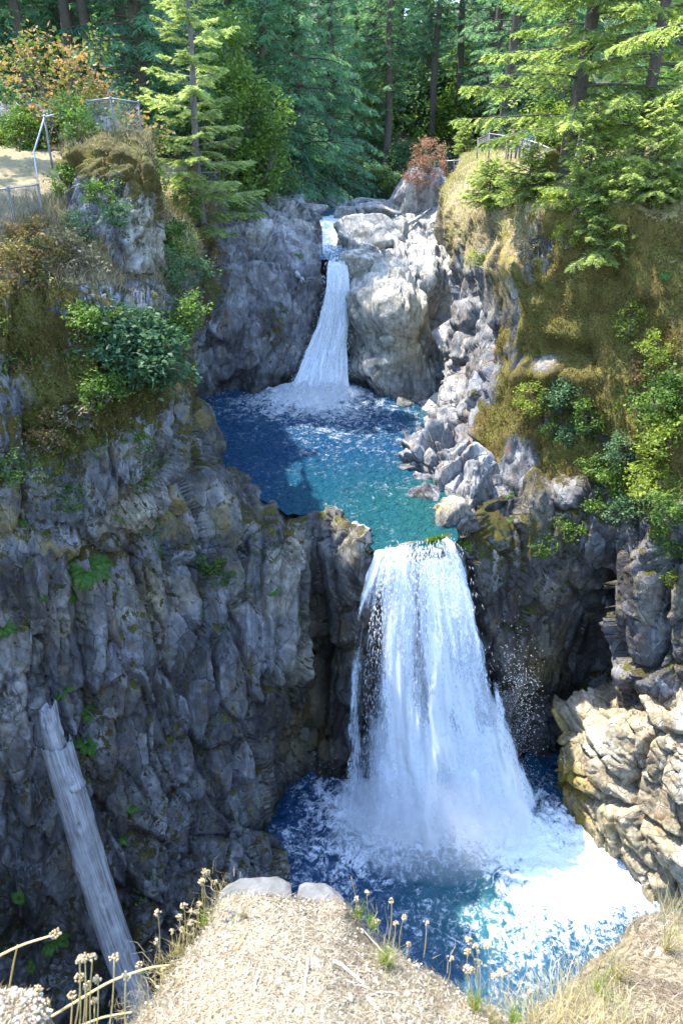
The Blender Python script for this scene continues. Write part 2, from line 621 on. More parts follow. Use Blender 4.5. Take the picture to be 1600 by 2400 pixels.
def under(c, zb=-1.0, dy=-0.4):
    """column foot: continue the last point straight down to zb"""
    q = c[-1]
    p = PY(*q)
    return c + [np.array([p[0], p[1] + dy, zb])]


def rim(c, back=2.2, drop=3.0):
    """column head: a rounded rim whose back goes down behind it"""
    p = PY(*c[0])
    return [p + np.array([0, back, -drop]), p + np.array([0, back * .85, -drop * .4]), p + np.array([0, back * .45, -0.12])] + c


# --- lower gorge wall: left wall, dam under the upper pool, wall behind the fall, cave on the right
lower_cols = [
    [(-700, 1000, 13), (-700, 1300, 12), (-700, 1700, 11), (-700, 2100, 10), (-700, 2450, 8.5)],
    [(-350, 1000, 14.8), (-350, 1200, 13.8), (-350, 1450, 13.2), (-350, 1700, 12.7), (-350, 1950, 12.0), (-350, 2200, 10.9), (-350, 2450, 9.4)],
    [(0, 1000, 17), (0, 1200, 16.0), (0, 1450, 14.9), (0, 1700, 14.2), (0, 1950, 13.2), (0, 2150, 12.1), (0, 2400, 10.5)],
    [(220, 1020, 19), (220, 1200, 17.8), (220, 1330, 17.0), (220, 1450, 16.5), (220, 1700, 15.4), (220, 1950, 14.0), (220, 2150, 12.6), (220, 2370, 11.0)],
    [(400, 1020, 21), (400, 1200, 19.0), (400, 1450, 17.7), (400, 1700, 16.7), (400, 1900, 15.3), (400, 2100, 13.5), (400, 2290, 11.8)],
    [(436, 985, 23), (455, 1150, 20.6), (490, 1400, 18.9), (500, 1650, 17.7), (505, 1850, 16.3), (512, 2050, 14.4), (520, 2210, 12.9)],
    [(518, 1120, 24), (540, 1230, 21.2), (580, 1450, 19.2), (590, 1650, 18.3), (596, 1830, 17.2), (612, 1990, 15.5), (626, 2125, 14.1)],
    [(600, 1180, 22.9), (622, 1270, 20.6), (655, 1450, 19.5), (650, 1620, 19.0), (642, 1800, 18.3), (648, 1920, 17.2), (655, 2000, 16.4)],
    [(672, 1230, 21.6), (688, 1300, 20.6), (704, 1450, 19.9), (698, 1560, 20.0), (682, 1700, 20.0), (664, 1850, 19.2)],
    [(735, 1222, 21.4), (745, 1300, 21.2), (745, 1450, 21.2), (735, 1600, 21.1), (725, 1740, 20.7), (725, 1830, 20.1)],
    [(785, 1205, 21.2), (800, 1290, 20.3), (800, 1450, 20.6), (790, 1600, 20.6), (780, 1720, 20.3), (780, 1800, 20.2)],
    [(866, 1288, 19.5), (868, 1400, 20.2), (865, 1550, 20.4), (860, 1680, 20.4), (850, 1780, 20.2)],
    [(960, 1282, 19.55), (960, 1330, 19.9), (960, 1400, 20.6), (960, 1550, 20.9), (960, 1680, 20.8), (960, 1780, 20.6)],
    [(1040, 1262, 19.9), (1045, 1320, 20.2), (1060, 1400, 20.9), (1090, 1520, 21.1), (1110, 1650, 21.1), (1120, 1780, 20.7)],
    [(1095, 1215, 20.9), (1105, 1290, 20.2), (1130, 1400, 20.4), (1165, 1520, 20.6), (1195, 1660, 20.8), (1215, 1790, 20.8)],
    [(1150, 1170, 22.6), (1155, 1300, 21.2), (1175, 1450, 20.9), (1205, 1600, 20.9), (1230, 1760, 20.9)],
    [(1230, 1150, 22.9), (1235, 1300, 21.9), (1250, 1450, 22.1), (1270, 1590, 22.1), (1285, 1720, 21.7)],
    [(1345, 1150, 22.3), (1350, 1290, 21.5), (1372, 1420, 23.2), (1390, 1540, 23.6), (1395, 1650, 23.0)],
    [(1440, 1150, 21.4), (1440, 1280, 20.6), (1462, 1400, 22.0), (1472, 1520, 22.4), (1480, 1640, 21.6)],
    [(1500, 1150, 20.4), (1478, 1300, 19.0), (1492, 1440, 18.4), (1512, 1560, 18.2), (1530, 1700, 18.0)],
    [(1620, 1150, 19.0), (1620, 1300, 17.8), (1620, 1450, 17.2), (1620, 1560, 17.0), (1630, 1700, 16.6)],
    [(1950, 1150, 16.5), (1950, 1300, 15.5), (1950, 1450, 14.6), (1950, 1700, 14)],
]
lower_cols = [under(rim(c)) for c in lower_cols]


def lower_disp(V, n, u, v):
    d = rockdisp(V, (0.55, 0.32, 0.06), (0.32, 0.80, 2.4), 4.2, ROT_L, 3, 0.04)
    # strongly jointed upright ribs on the left wall
    q = ((V + .25 * np.stack([nz(V, .6, 301), nz(V, .6, 302), nz(V, .6, 303)], -1)) @ ROT_L.T) * np.array([.95, .95, 0.13])
    ribs = facet(q.astype(np.float32), 77, 0.7, 1.0, 0.12)
    left = sstep(760, 640, u) * sstep(1200, 1400, v)
    d = d + 0.50 * left * ribs
    # smoother rounded pillars next to the dam
    pil = sstep(560, 590, u) * sstep(700, 680, u) * sstep(1640, 1560, v)
    d = d * (1 - 0.55 * pil) + 0.22 * pil * np.abs(np.sin(u / 17.0 + v / 260))
    # lip under the fall stays even
    lip = gauss(u, v, 965, 1285, 130, 60, 2)
    d = d * (1 - 0.85 * lip)
    cave = gauss(u, v, 1370, 1480, 130, 220, 1.2)
    d = d * (1 - 0.35 * cave)
    return d


def lower_masks(V, n, u, v, d):
    f = nz(V, 0.6, 11)
    up = sstep(0.25, 0.8, n[:, 2])
    moss = 0.12 + 0.40 * up + 0.36 * sstep(1550, 1050, v) * sstep(560, 300, u) + 0.22 * f
    moss = moss + 0.25 * gauss(u, v, 1180, 1300, 90, 140) + 0.3 * gauss(u, v, 1290, 1270, 120, 60)
    wet_dark = 0.75 * gauss(u, v, 780, 1650, 110, 330, 1.5) + 0.6 * gauss(u, v, 1150, 1550, 120, 300, 1.5) + 0.55 * gauss(u, v, 1350, 1500, 150, 200, 1.5)  # rock beside the fall, plus a plain darkening of the cave hollow
    wet_dark = wet_dark + 0.8 * sstep(1.2, 0.1, V[:, 2]) + 0.55 * sstep(1750, 2100, v + 120 * f) * sstep(600, 450, u) + 0.45 * sstep(.05, .5, nz(V, .35, 14))  # wet at the waterline; lower left wall and random patches are only darkened
    yellow = 0.4 * gauss(u, v, 1270, 1560, 70, 70) + 0.5 * gauss(u, v, 720, 1700, 50, 200) + 0.65 * sstep(1480, 1150, v + 150 * f) * sstep(640, 420, u) * sstep(-.1, .35, nz(V, .8, 18))
    tan = 0.25 * sstep(0.1, 0.5, f) + 0.35 * sstep(.1, .5, nz(V, .9, 16)) * sstep(1700, 1400, v) + 0.75 * gauss(u, v, 690, 1265, 22, 70) + 0.6 * gauss(u, v, 850, 1270, 55, 35)
    tan = tan + 0.4 * gauss(u, v, 360, 1410, 40, 60)
    green = 0.95 * gauss(u, v, 1040, 1275, 60, 22, 1.5) + 0.35 * gauss(u, v, 1120, 1300, 40, 70) + 0.35 * gauss(u, v, 640, 1930, 40, 90)
    pale = 0.5 * gauss(u, v, 25, 1620, 60, 110) + 0.5 * gauss(u, v, 690, 1500, 25, 120)
    return dict(moss=moss, wet_dark=np.clip(wet_dark, 0, 1), yellow=yellow, tan=tan, green=green, pale=pale)


loft('gorge_wall', lower_cols, 390, 500, M_wall, lower_disp, 20,
     bulges=[(1490, 1480, 40, 200, 0.5, 1), (690, 1430, 16, 150, 0.35, 1.5), (640, 1350, 25, 170, 0.35, 1.5), (560, 1750, 70, 110, 0.5, 1),
             (300, 1700, 50, 200, 0.4, 1), (150, 1900, 60, 150, 0.5, 1), (440, 1500, 40, 260, -0.4, 1), (745, 1500, 22, 220, -0.5, 1.3)],
     masks=lower_masks, label='dark jointed rock wall of the lower gorge around the fall')

# --- overhanging upper block on the left with its slope up to the path
ul_cols = [
    [(-700, 290, 60), (-700, 330, 30), (-700, 470, 19), (-700, 640, 15.5), (-700, 850, 14), (-700, 1050, 13.5), (-700, 1180, 14.5)],
    [(-350, 300, 60), (-350, 345, 32), (-350, 480, 20), (-350, 640, 16.8), (-350, 850, 15.2), (-350, 1050, 14.6), (-350, 1180, 15.5)],
    [(0, 300, 60), (0, 335, 34), (0, 420, 24), (0, 500, 20.5), (0, 600, 19), (0, 690, 17.6), (0, 850, 16.7), (0, 1050, 15.9), (0, 1250, 15.5), (0, 1340, 16.8)],
    [(110, 300, 60), (110, 340, 34), (110, 420, 24), (120, 510, 21), (120, 620, 19.3), (120, 720, 18), (120, 880, 17.3), (120, 1050, 16.7), (120, 1290, 16.1), (120, 1350, 17.8)],
    [(230, 300, 60), (235, 360, 34), (240, 440, 25), (250, 530, 21.5), (250, 640, 19.6), (250, 740, 18.2), (250, 900, 17.6), (250, 1080, 17.1), (250, 1235, 16.8), (255, 1285, 18.8)],
    [(330, 300, 60), (350, 380, 40), (355, 470, 32), (355, 570, 24), (355, 650, 20.8), (360, 740, 19), (360, 900, 18.4), (360, 1080, 17.9), (370, 1160, 17.8), (380, 1205, 20.0)],
    [(430, 310, 60), (440, 430, 39), (440, 560, 32), (425, 640, 25), (420, 720, 21.3), (420, 850, 20.0), (422, 960, 19.7), (428, 1060, 19.7), (432, 1130, 21.2)],
    [(452, 310, 60), (452, 440, 42), (452, 560, 38), (432, 640, 33), (428, 720, 30), (428, 850, 28), (430, 960, 27), (432, 1040, 26), (434, 1100, 26)],
]


def ul_disp(V, n, u, v):
    d = rockdisp(V, (0.35, 0.20, 0.09), (0.42, 1.2, 3.3), 1.8, ROT_L, 9, 0.14)
    soil = sstep(700, 620, v + 40 * nz(V, 0.7, 5)) * sstep(440, 400, u)
    d = d * (1 - 0.72 * soil) + soil * 0.10 * nz(V, 2.2, 6, 4)
    return d


def ul_masks(V, n, u, v, d):
    f = nz(V, 0.5, 21)
    g = nz(V, 1.4, 22)
    slope = sstep(720, 620, v)
    path = sstep(140, 60, u + 30 * g) * sstep(480, 440, v) * sstep(315, 335, v)
    up = sstep(0.15, 0.6, n[:, 2])
    dry = 0.60 * slope + 0.3 * f * slope + 0.20 * up * sstep(1150, 900, v)
    dry = np.maximum(dry, path)
    moss = 0.28 + 0.5 * gauss(u, v, 70, 760, 160, 100) + 0.45 * gauss(u, v, 330, 880, 130, 100) + 0.45 * gauss(u, v, 130, 1010, 120, 60) + 0.25 * up + 0.35 * f
    moss = moss * (1 - 0.7 * path)
    tan = 0.85 * gauss(u, v, 320, 1215, 75, 55, 1.5) + 0.75 * gauss(u, v, 90, 850, 130, 55) + 0.35 * sstep(0, 0.5, g)
    pale = 0.15 * sstep(900, 1050, v) * sstep(200, 350, u)
    yellow = .6 * sstep(.0, .4, g) * sstep(650, 760, v)
    return dict(moss=moss + .06, dry=dry, tan=np.clip(tan, 0, 1), pale=pale, yellow=yellow)


loft('upper_bank', ul_cols, 290, 290, M_rock, ul_disp, 20,
     bulges=[(330, 1000, 120, 120, 0.35, 1), (90, 840, 80, 60, -0.5, 1)],
     masks=ul_masks, label='overgrown rock bank that overhangs the gorge below the path')

# --- mossy rock knob that carries the fence
kn_cols = [
    [(140, 330, 27), (150, 345, 24.5), (150, 380, 23.4), (155, 450, 22.2), (165, 540, 21), (170, 620, 20.3)],
    [(185, 305, 27), (190, 318, 24.4), (190, 360, 23.0), (195, 440, 21.8), (205, 540, 20.8), (215, 640, 20.0)],
    [(235, 285, 27), (240, 296, 24.6), (240, 340, 22.8), (245, 440, 21.5), (260, 550, 20.6), (275, 660, 20.0)],
    [(280, 300, 27.5), (290, 310, 24.8), (300, 350, 22.8), (310, 440, 21.6), (315, 540, 20.9), (325, 640, 20.6)],
    [(330, 312, 28), (338, 322, 25), (350, 360, 23.2), (360, 440, 22.2), (360, 520, 21.7), (335, 640, 21.4)],
    [(345, 318, 30), (350, 330, 27), (360, 370, 26), (366, 450, 25), (368, 530, 24.5), (350, 660, 24)],
]


def kn_disp(V, n, u, v):
    d = rockdisp(V, (0.28, 0.20, 0.09), (0.55, 1.4, 3.6), 3.0, ROT_L @ rotm('Y', -25), 15, 0.08)
    s = sstep(420, 340, v)
    return d * (1 - 0.6 * s) + s * 0.12 * nz(V, 1.6, 8, 4)


def kn_masks(V, n, u, v, d):
    f = nz(V, 0.9, 31)
    top = sstep(470, 340, v + 60 * f)
    right = sstep(270, 330, u)
    moss = 0.30 + 0.55 * top + 0.3 * f + 0.2 * right * sstep(540, 420, v)
    dry = 0.30 * top + 0.2 * f
    tan = 0.55 * right * sstep(360, 460, v) + 0.3 * sstep(0, .4, f)
    return dict(moss=moss + .12, dry=dry, tan=tan, pale=0.0 * right, yellow=.35 * sstep(0, .4, f))


loft('rock_knob', kn_cols, 180, 150, M_rock, kn_disp, 14, masks=kn_masks,
     label='mossy rock knob with a pale upright face below the fence')

# --- wall left of the upper fall
uf_cols = [
    [(300, 360, 60), (320, 400, 45), (340, 450, 38), (345, 560, 33), (365, 700, 31.5), (385, 900, 31.5)],
    [(430, 385, 62), (440, 430, 44), (450, 470, 39.5), (455, 560, 35.5), (445, 700, 34.0), (440, 850, 33.6), (435, 945, 33.8)],
    [(510, 395, 63), (515, 435, 46), (520, 470, 41), (530, 560, 37.4), (535, 700, 36.0), (535, 850, 35.5), (535, 932, 35.3)],
    [(590, 410, 64), (595, 445, 48), (600, 480, 42.5), (612, 530, 39.5), (620, 620, 38.0), (625, 750, 37), (628, 850, 36.4), (630, 905, 36.1)],
    [(650, 430, 66), (650, 465, 50), (660, 495, 44), (680, 560, 40.5), (690, 640, 39), (690, 760, 38), (680, 840, 37.2), (668, 893, 36.8)],
    [(700, 452, 68), (712, 480, 52), (728, 512, 46), (742, 560, 42), (756, 602, 39.6), (752, 645, 38.7), (728, 760, 38.2), (700, 850, 37.4), (686, 893, 36.9)],
    [(722, 458, 70), (735, 490, 54), (744, 520, 48), (750, 560, 44.5), (762, 606, 42), (766, 660, 40.5), (766, 760, 39.8), (756, 860, 38.6), (750, 900, 38)],
    [(780, 462, 70), (775, 500, 54), (772, 545, 47), (778, 590, 44.5), (778, 622, 38.6), (778, 680, 40.6), (790, 760, 39.8), (795, 860, 38.6), (795, 905, 38)],
]
uf_cols = [under(c, 10.5, 0) for c in uf_cols]


def uf_disp(V, n, u, v):
    d = rockdisp(V, (0.55, 0.26, 0.10), (0.28, 0.75, 2.2), 1.6, rotm('Y', -35), 25, 0.16)
    return d * (1 - 0.4 * gauss(u, v, 770, 620, 40, 50, 2))


def uf_masks(V, n, u, v, d):
    f = nz(V, 0.4, 41)
    dry = 0.75 * sstep(560, 470, v) * sstep(560, 480, u) + 0.5 * gauss(u, v, 495, 600, 55, 90) + 0.3 * f * sstep(650, 550, u)
    moss = 0.18 + 0.45 * gauss(u, v, 480, 650, 60, 150) + 0.35 * gauss(u, v, 640, 760, 30, 90) + 0.25 * f
    wet_dark = 0.7 * gauss(u, v, 640, 890, 120, 50) + 0.6 * gauss(u, v, 750, 700, 30, 200, 1.5) + 0.6 * sstep(13.2, 12.2, V[:, 2])
    pale = 0.35 * sstep(560, 640, u) * sstep(620, 520, v)
    tan = 0.3 * sstep(0, .5, f)
    return dict(moss=moss, dry=dry, wet_dark=np.clip(wet_dark, 0, 1), pale=pale, tan=tan)


loft('pool_wall', uf_cols, 230, 200, M_rock, uf_disp, 18, bulges=[(620, 780, 60, 90, 0.4, 1), (560, 870, 60, 50, -0.5, 1)],
     masks=uf_masks, label='tall grey rock wall between the upper fall and the blue pool')

# --- pale water-worn rocks between upper fall and right-hand cliff
cr_cols = [
    [(775, 470, 72), (782, 500, 56), (786, 530, 49), (790, 580, 44), (800, 614, 40.2), (806, 660, 39), (808, 760, 38.5), (812, 860, 37.6), (816, 905, 37.1)],
    [(830, 470, 72), (836, 500, 56), (840, 540, 48), (845, 592, 42), (838, 640, 38.4), (830, 720, 37.2), (834, 800, 36.8), (848, 880, 36.0), (862, 925, 35.3)],
    [(910, 465, 72), (915, 495, 54), (920, 530, 47), (928, 590, 41.5), (925, 655, 37.7), (912, 720, 36), (905, 800, 35.3), (908, 880, 35.1), (912, 932, 34.8)],
    [(990, 462, 70), (995, 495, 53), (1000, 540, 46), (1000, 595, 41), (1005, 660, 37.6), (1002, 740, 36.5), (1002, 830, 35.8), (1008, 900, 34.9), (1015, 948, 34.0)],
    [(1050, 455, 66), (1055, 500, 50), (1060, 540, 44.5), (1070, 600, 40), (1085, 680, 38), (1085, 760, 37), (1080, 850, 36), (1075, 920, 35), (1070, 965, 33.6)],
    [(1140, 450, 60), (1145, 500, 46), (1150, 560, 41), (1150, 650, 38), (1150, 760, 36.5), (1150, 850, 35.5), (1150, 960, 34)],
]
cr_cols = [under(c, 10.5, 0) for c in cr_cols]


def cr_disp(V, n, u, v):
    r = rockdisp(V, (0.55, 0.30, 0.11), (0.30, 0.75, 2.0), 1.5, rotm('Y', 30) @ rotm('X', 30), 35, 0.14)
    # water-worn flutes
    fl = np.sin(V[:, 0] * 4.2 + V[:, 2] * 1.1 + 2.5 * nz(V, 0.5, 44)) * 0.5 + np.abs(nz(V, 1.1, 45)) * -1.2
    front = sstep(600, 640, v)
    return r * (1 - 0.2 * front) + 0.20 * front * fl


def cr_masks(V, n, u, v, d):
    f = nz(V, 0.4, 51)
    pale = 0.22 + 0.4 * gauss(u, v, 900, 690, 130, 90) + 0.3 * gauss(u, v, 1020, 630, 60, 60) + 0.2 * f
    yellow = 0.65 * gauss(u, v, 970, 770, 45, 80) + 0.4 * gauss(u, v, 950, 960, 60, 25)
    wet_dark = 0.85 * gauss(u, v, 808, 760, 24, 180, 1.5) + 0.6 * sstep(12.9, 12.2, V[:, 2])
    tan = 0.55 * gauss(u, v, 920, 770, 110, 80)
    return dict(pale=np.clip(pale, 0, 1), yellow=yellow, wet_dark=np.clip(wet_dark, 0, 1), tan=tan, moss=0.05 + 0.1 * f)


loft('worn_rocks', cr_cols, 230, 200, M_pale, cr_disp, 18,
     bulges=[(905, 720, 85, 70, 1.3, 1.3), (960, 770, 50, 70, 0.9, 1.2), (850, 615, 50, 30, 0.7, 1.4), (1030, 640, 45, 40, 0.7, 1), (1050, 735, 42, 70, -1.6, 1),
             (870, 860, 50, 35, 0.5, 1), (1000, 900, 50, 30, -0.3, 1), (1020, 560, 70, 30, -0.3, 1)],
     masks=cr_masks, label='pale water worn rocks beside the upper fall')

# --- right-hand cliff
rc_cols = [
    [(1075, 352, 80), (1080, 372, 52), (1060, 420, 47), (1030, 470, 44), (1040, 560, 42), (1075, 660, 39), (1085, 760, 37), (1070, 880, 35.5), (1050, 985, 33)],
    [(1095, 350, 80), (1100, 372, 46), (1060, 430, 39), (1032, 500, 36.2), (1062, 600, 34), (1092, 690, 32.6), (1068, 800, 31.6), (1048, 900, 31), (1030, 1000, 30.3)],
    [(1140, 350, 75), (1150, 372, 42), (1118, 430, 35), (1102, 520, 32), (1122, 600, 30.4), (1135, 700, 29.2), (1112, 800, 28.7), (1090, 900, 28.4), (1072, 990, 28), (1062, 1070, 27.3)],
    [(1230, 350, 75), (1240, 375, 38), (1205, 440, 30.4), (1190, 530, 27.6), (1196, 600, 26.6), (1190, 700, 26.2), (1180, 800, 26.0), (1160, 900, 25.8), (1140, 1000, 25.4), (1125, 1110, 24.6), (1118, 1200, 23.2)],
    [(1330, 348, 70), (1330, 380, 34), (1300, 430, 28.2), (1290, 520, 25.7), (1290, 600, 24.9), (1290, 700, 24.6), (1280, 800, 24.5), (1262, 900, 24.4), (1245, 1000, 24.2), (1232, 1110, 23.7), (1226, 1200, 22.9)],
    [(1440, 346, 70), (1450, 370, 33), (1420, 420, 26.8), (1410, 500, 24.3), (1400, 600, 23.6), (1400, 700, 23.4), (1390, 850, 23.3), (1370, 1000, 22.9), (1350, 1110, 22.5), (1345, 1200, 21.9)],
    [(1560, 344, 65), (1560, 362, 31), (1550, 410, 24.8), (1540, 500, 22.8), (1530, 620, 22.0), (1520, 750, 21.7), (1500, 900, 21.4), (1480, 1050, 20.9), (1470, 1200, 20.3)],
    [(1680, 342, 60), (1680, 355, 29), (1680, 400, 23.2), (1680, 520, 21.2), (1670, 700, 20.3), (1650, 900, 19.5), (1620, 1050, 18.8), (1610, 1200, 18)],
    [(2000, 340, 55), (2000, 350, 26), (2000, 420, 19.5), (2000, 600, 17.8), (2000, 800, 17), (2000, 1000, 16.4), (2000, 1200, 15.8)],
]
rc_cols = [c + [PY(*c[-1]) + np.array([0, 0.5, -2.0])] for c in rc_cols]


def rc_mossface(V, u, v):
    f = nz(V, 0.5, 63)
    e = (u - 1175) + (v - 560) * 0.12 + 55 * f
    m = sstep(-25, 45, e) * sstep(425, 490, v + 50 * f) * sstep(1215, 1080, v + 120 * f - (u - 1200) * 0.12)
    gap = gauss(u, v, 1275, 855, 75, 40) + gauss(u, v, 1190, 700, 26, 160) + gauss(u, v, 1220, 1080, 60, 80)
    hole = sstep(.22, .42, nz(V, .75, 64, 4) + .25 * sstep(1000, 1150, v))
    return m * (1 - np.clip(gap * 1.1, 0, 1)) * (1 - .9 * hole)


def rc_disp(V, n, u, v):
    r = rockdisp(V, (0.55, 0.20, 0.07), (0.30, 0.9, 2.6), 4.5, ROT_R, 55, 0.10)
    q = (((V + .2 * np.stack([nz(V, .8, 311), nz(V, .8, 312), nz(V, .8, 313)], -1)) @ rotm('Y', 14).T) * np.array([1.5, .55, 0.10])).astype(np.float32)
    q2 = ((V @ rotm('Y', 14).T) * np.array([4.0, 1.6, 0.30])).astype(np.float32)
    edge = sstep(1230, 1130, u + (v - 600) * 0.1) * sstep(520, 640, v)
    r = r * (1 - .62 * edge) + edge * (0.75 * facet(q, 66, 0.5, 1.2, 0.10) + .16 * facet(q2, 166, .6, 1.2, .14))
    m = rc_mossface(V, u, v)
    soft = 0.42 * nz(V, 0.55, 67, 3) + 0.24 * nz(V, 1.6, 68, 4)
    # thick turf pads on the rim
    top = sstep(560, 480, v)
    pads = 0.75 * nz(V, 0.42, 69, 3) + 0.35 * np.abs(nz(V, 0.9, 169, 4)) + 0.16 * nz(V, 2.4, 70, 3)
    r = r * (1 - 0.92 * m) + soft * m
    return r * (1 - 0.75 * top) + pads * top * sstep(1.5, -1.5, V[:, 1] - 33)


def rc_masks(V, n, u, v, d):
    f = nz(V, 0.6, 71)
    m = rc_mossface(V, u, v)
    top = sstep(560, 430, v + 70 * f)
    up = sstep(0.2, 0.7, n[:, 2])
    dry = 0.95 * top * sstep(1070, 1110, u + 40 * f) * (0.45 + 0.55 * up) + 0.35 * up
    dry = np.maximum(dry, .75 * sstep(520, 440, v + 60 * f) * sstep(1090, 1130, u))
    hang = sstep(600, 500, v + 40 * f) * sstep(1230, 1180, u)
    moss = 1.15 * m + 0.35 * f * (1 - m) + 0.12 + 0.35 * hang + 0.25 * sstep(1240, 1050, v) * sstep(1180, 1250, u)
    turf = sstep(1020, 1050, u) * sstep(1290, 1230, u) * sstep(660, 560, v + 90 * f + (1130 - u) * .5)
    yellow = 0.95 * turf + 0.6 * gauss(u, v, 1180, 660, 30, 110)
    dry = np.maximum(dry, turf * (.62 + .5 * nz(V, 1.1, 73)))
    pale = 0.22 * sstep(1130, 1070, u + (v - 600) * 0.10) * sstep(560, 650, v) + 0.1 * (1 - m)
    tan = 0.5 * gauss(u, v, 1290, 830, 80, 35) + 0.25 * sstep(0, .5, f)
    return dict(moss=moss, dry=dry, yellow=yellow, pale=np.clip(pale, 0, 1), tan=tan)


loft('mossy_cliff', rc_cols, 350, 300, M_rock_r, rc_disp, 22,
     bulges=[(1060, 930, 30, 80, 0.5, 1), (1200, 620, 40, 60, 0.5, 1), (1380, 520, 160, 40, 0.4, 1), (1300, 880, 90, 25, 0.45, 1.3), (1300, 830, 90, 25, -0.3, 1)],
     masks=rc_masks, label='moss covered cliff with upright slabs along the pool')

# --- sunlit block at the foot of the gorge
lb_cols = [
    [(1345, 1690, 22.6), (1330, 1697, 21.2), (1308, 1702, 20.3), (1282, 1760, 19.9), (1266, 1810, 19.8), (1266, 1850, 19.6)],
    [(1400, 1660, 22.6), (1395, 1665, 21.2), (1375, 1675, 20.0), (1345, 1740, 18.9), (1328, 1820, 18.5), (1318, 1890, 18.5)],
    [(1475, 1590, 22.0), (1470, 1610, 20.6), (1452, 1635, 19.4), (1432, 1720, 18.0), (1412, 1830, 17.3), (1395, 1955, 17.1)],
    [(1560, 1540, 20.5), (1555, 1560, 19.5), (1540, 1590, 18.4), (1520, 1700, 17.0), (1500, 1830, 16.3), (1478, 1960, 15.8), (1466, 2030, 15.9)],
    [(1650, 1500, 19.5), (1645, 1530, 18.4), (1632, 1570, 17.4), (1620, 1700, 16.0), (1608, 1850, 15.1), (1588, 2000, 14.6), (1566, 2108, 14.7)],
    [(1900, 1500, 17.5), (1900, 1540, 16.4), (1900, 1600, 15.4), (1880, 1750, 14.2), (1870, 1900, 13.5), (1860, 2100, 13), (1850, 2250, 12.5)],
]
lb_cols = [under(c, -1.0, 0) for c in lb_cols]


def lb_disp(V, n, u, v):
    return rockdisp(V, (0.65, 0.30, 0.07), (0.30, 0.75, 2.4), 2.6, rotm('Y', 58) @ rotm('X', 25), 83, 0.05)


def lb_masks(V, n, u, v, d):
    f = nz(V, 0.6, 81)
    yellow = 0.95 * sstep(1360, 1310, u - (v - 1700) * 0.25 + 30 * f) + 0.25 * sstep(0.1, .5, f)
    tan = 0.20 + 0.3 * sstep(1300, 1400, u) + 0.35 * f
    pale = 0.5 * sstep(1560, 1600, u) + 0.45 * gauss(u, v, 1390, 1740, 70, 50)
    wet_dark = 0.7 * sstep(0.7, 0.1, V[:, 2] + 0.4 * f)
    return dict(yellow=yellow, tan=np.clip(tan, 0, 1), pale=pale, wet_dark=np.clip(wet_dark, 0, 1))


loft('shore_block', lb_cols, 210, 180, M_tan, lb_disp, 14, masks=lb_masks,
     label='sunlit tan rock block at the edge of the lower pool')

# --- the ground sheet that everything stands on, lowered under the gorge and rising to the horizon
gx = np.concatenate([np.linspace(-420, -60, 26)[:-1], np.linspace(-60, 60, 121), np.linspace(60, 420, 26)[1:]])
gy = np.concatenate([np.linspace(-160, -10, 16)[:-1], np.linspace(-10, 110, 121), np.linspace(110, 640, 36)[1:]])
GX, GY = np.meshgrid(gx, gy)


def ground_z(x, y):
    x, y = np.asarray(x, float), np.asarray(y, float)
    cx = np.interp(y, [-160, -20, 0, 12, 20, 30, 38, 46, 60, 75, 100, 640], [40, 24, 16, 7, 3, 1.5, 0.5, 0.0, 1.0, 4, 14, 60])
    hw = np.interp(y, [-160, 0, 12, 20, 30, 38, 46, 60, 640], [14, 12, 15, 15, 13, 10, 6.5, 5, 5])
    flo = np.interp(y, [0, 30, 36, 44, 52, 70, 90, 120, 640], [-3, -3, 8, 16.5, 19.2, 19.5, 25, 33, 90])
    hw = np.where(x < cx, hw + np.interp(y, [-160, -5, 14, 22, 30], [6, 12, 12, 3, 0]), hw)
    dist = np.abs(x - cx) - hw
    left = (x < cx)
    plateau = np.where(left, 22.6 + np.clip((-x - 9) * 0.10, 0, 9), 22.6 + np.clip((x - 18) * 0.05, 0, 5))
    plateau = plateau + np.clip((y - 58) * 0.17, 0, 30) + np.clip((y - 180) * 0.12, 0, 60)
    plateau = plateau - 1.2 * sstep(44, 60, y) * sstep(80, 60, y) * sstep(-14, -4, x)
    t = sstep(0, np.where(y > 44, 9.0, 5.0), dist)
    z = flo + (plateau - flo) * t
    return z


GZ = ground_z(GX, GY)
Gp = np.stack([GX, GY, GZ], -1).reshape(-1, 3)
Gp[:, 2] += 0.35 * fbm(Gp * 0.35, 4, 5) * sstep(40, 55, Gp[:, 1])
nyy, nxx = GX.shape
gi = (np.arange(nyy - 1)[:, None] * nxx + np.arange(nxx - 1)[None]).reshape(-1)
GF = np.stack([gi, gi + 1, gi + nxx + 1, gi + nxx], -1)
tm = NT('forest_floor')
fn = tm.noise(1.2, 6, .65, tm.pos())
fcol = tm.ramp(fn, [(.34, (.022, .02, .012)), (.5, (.06, .05, .03)), (.66, (.07, .085, .03))])
fb_ = tm.n('Bump', {'Strength': 0.6, 'Distance': 0.2, 'Height': tm.noise(6, 6, .65, tm.pos())})
M_floor = tm.surf(tm.n('BsdfPrincipled', {'Base Color': fcol, 'Roughness': .95, 'Normal': fb_.outputs[0]}).outputs[0])
link('ground', mesh_np('ground', Gp, GF, M_floor, True), kind='structure', label='shaded forest floor around and behind the gorge')
TERR.append((Gp, GF))
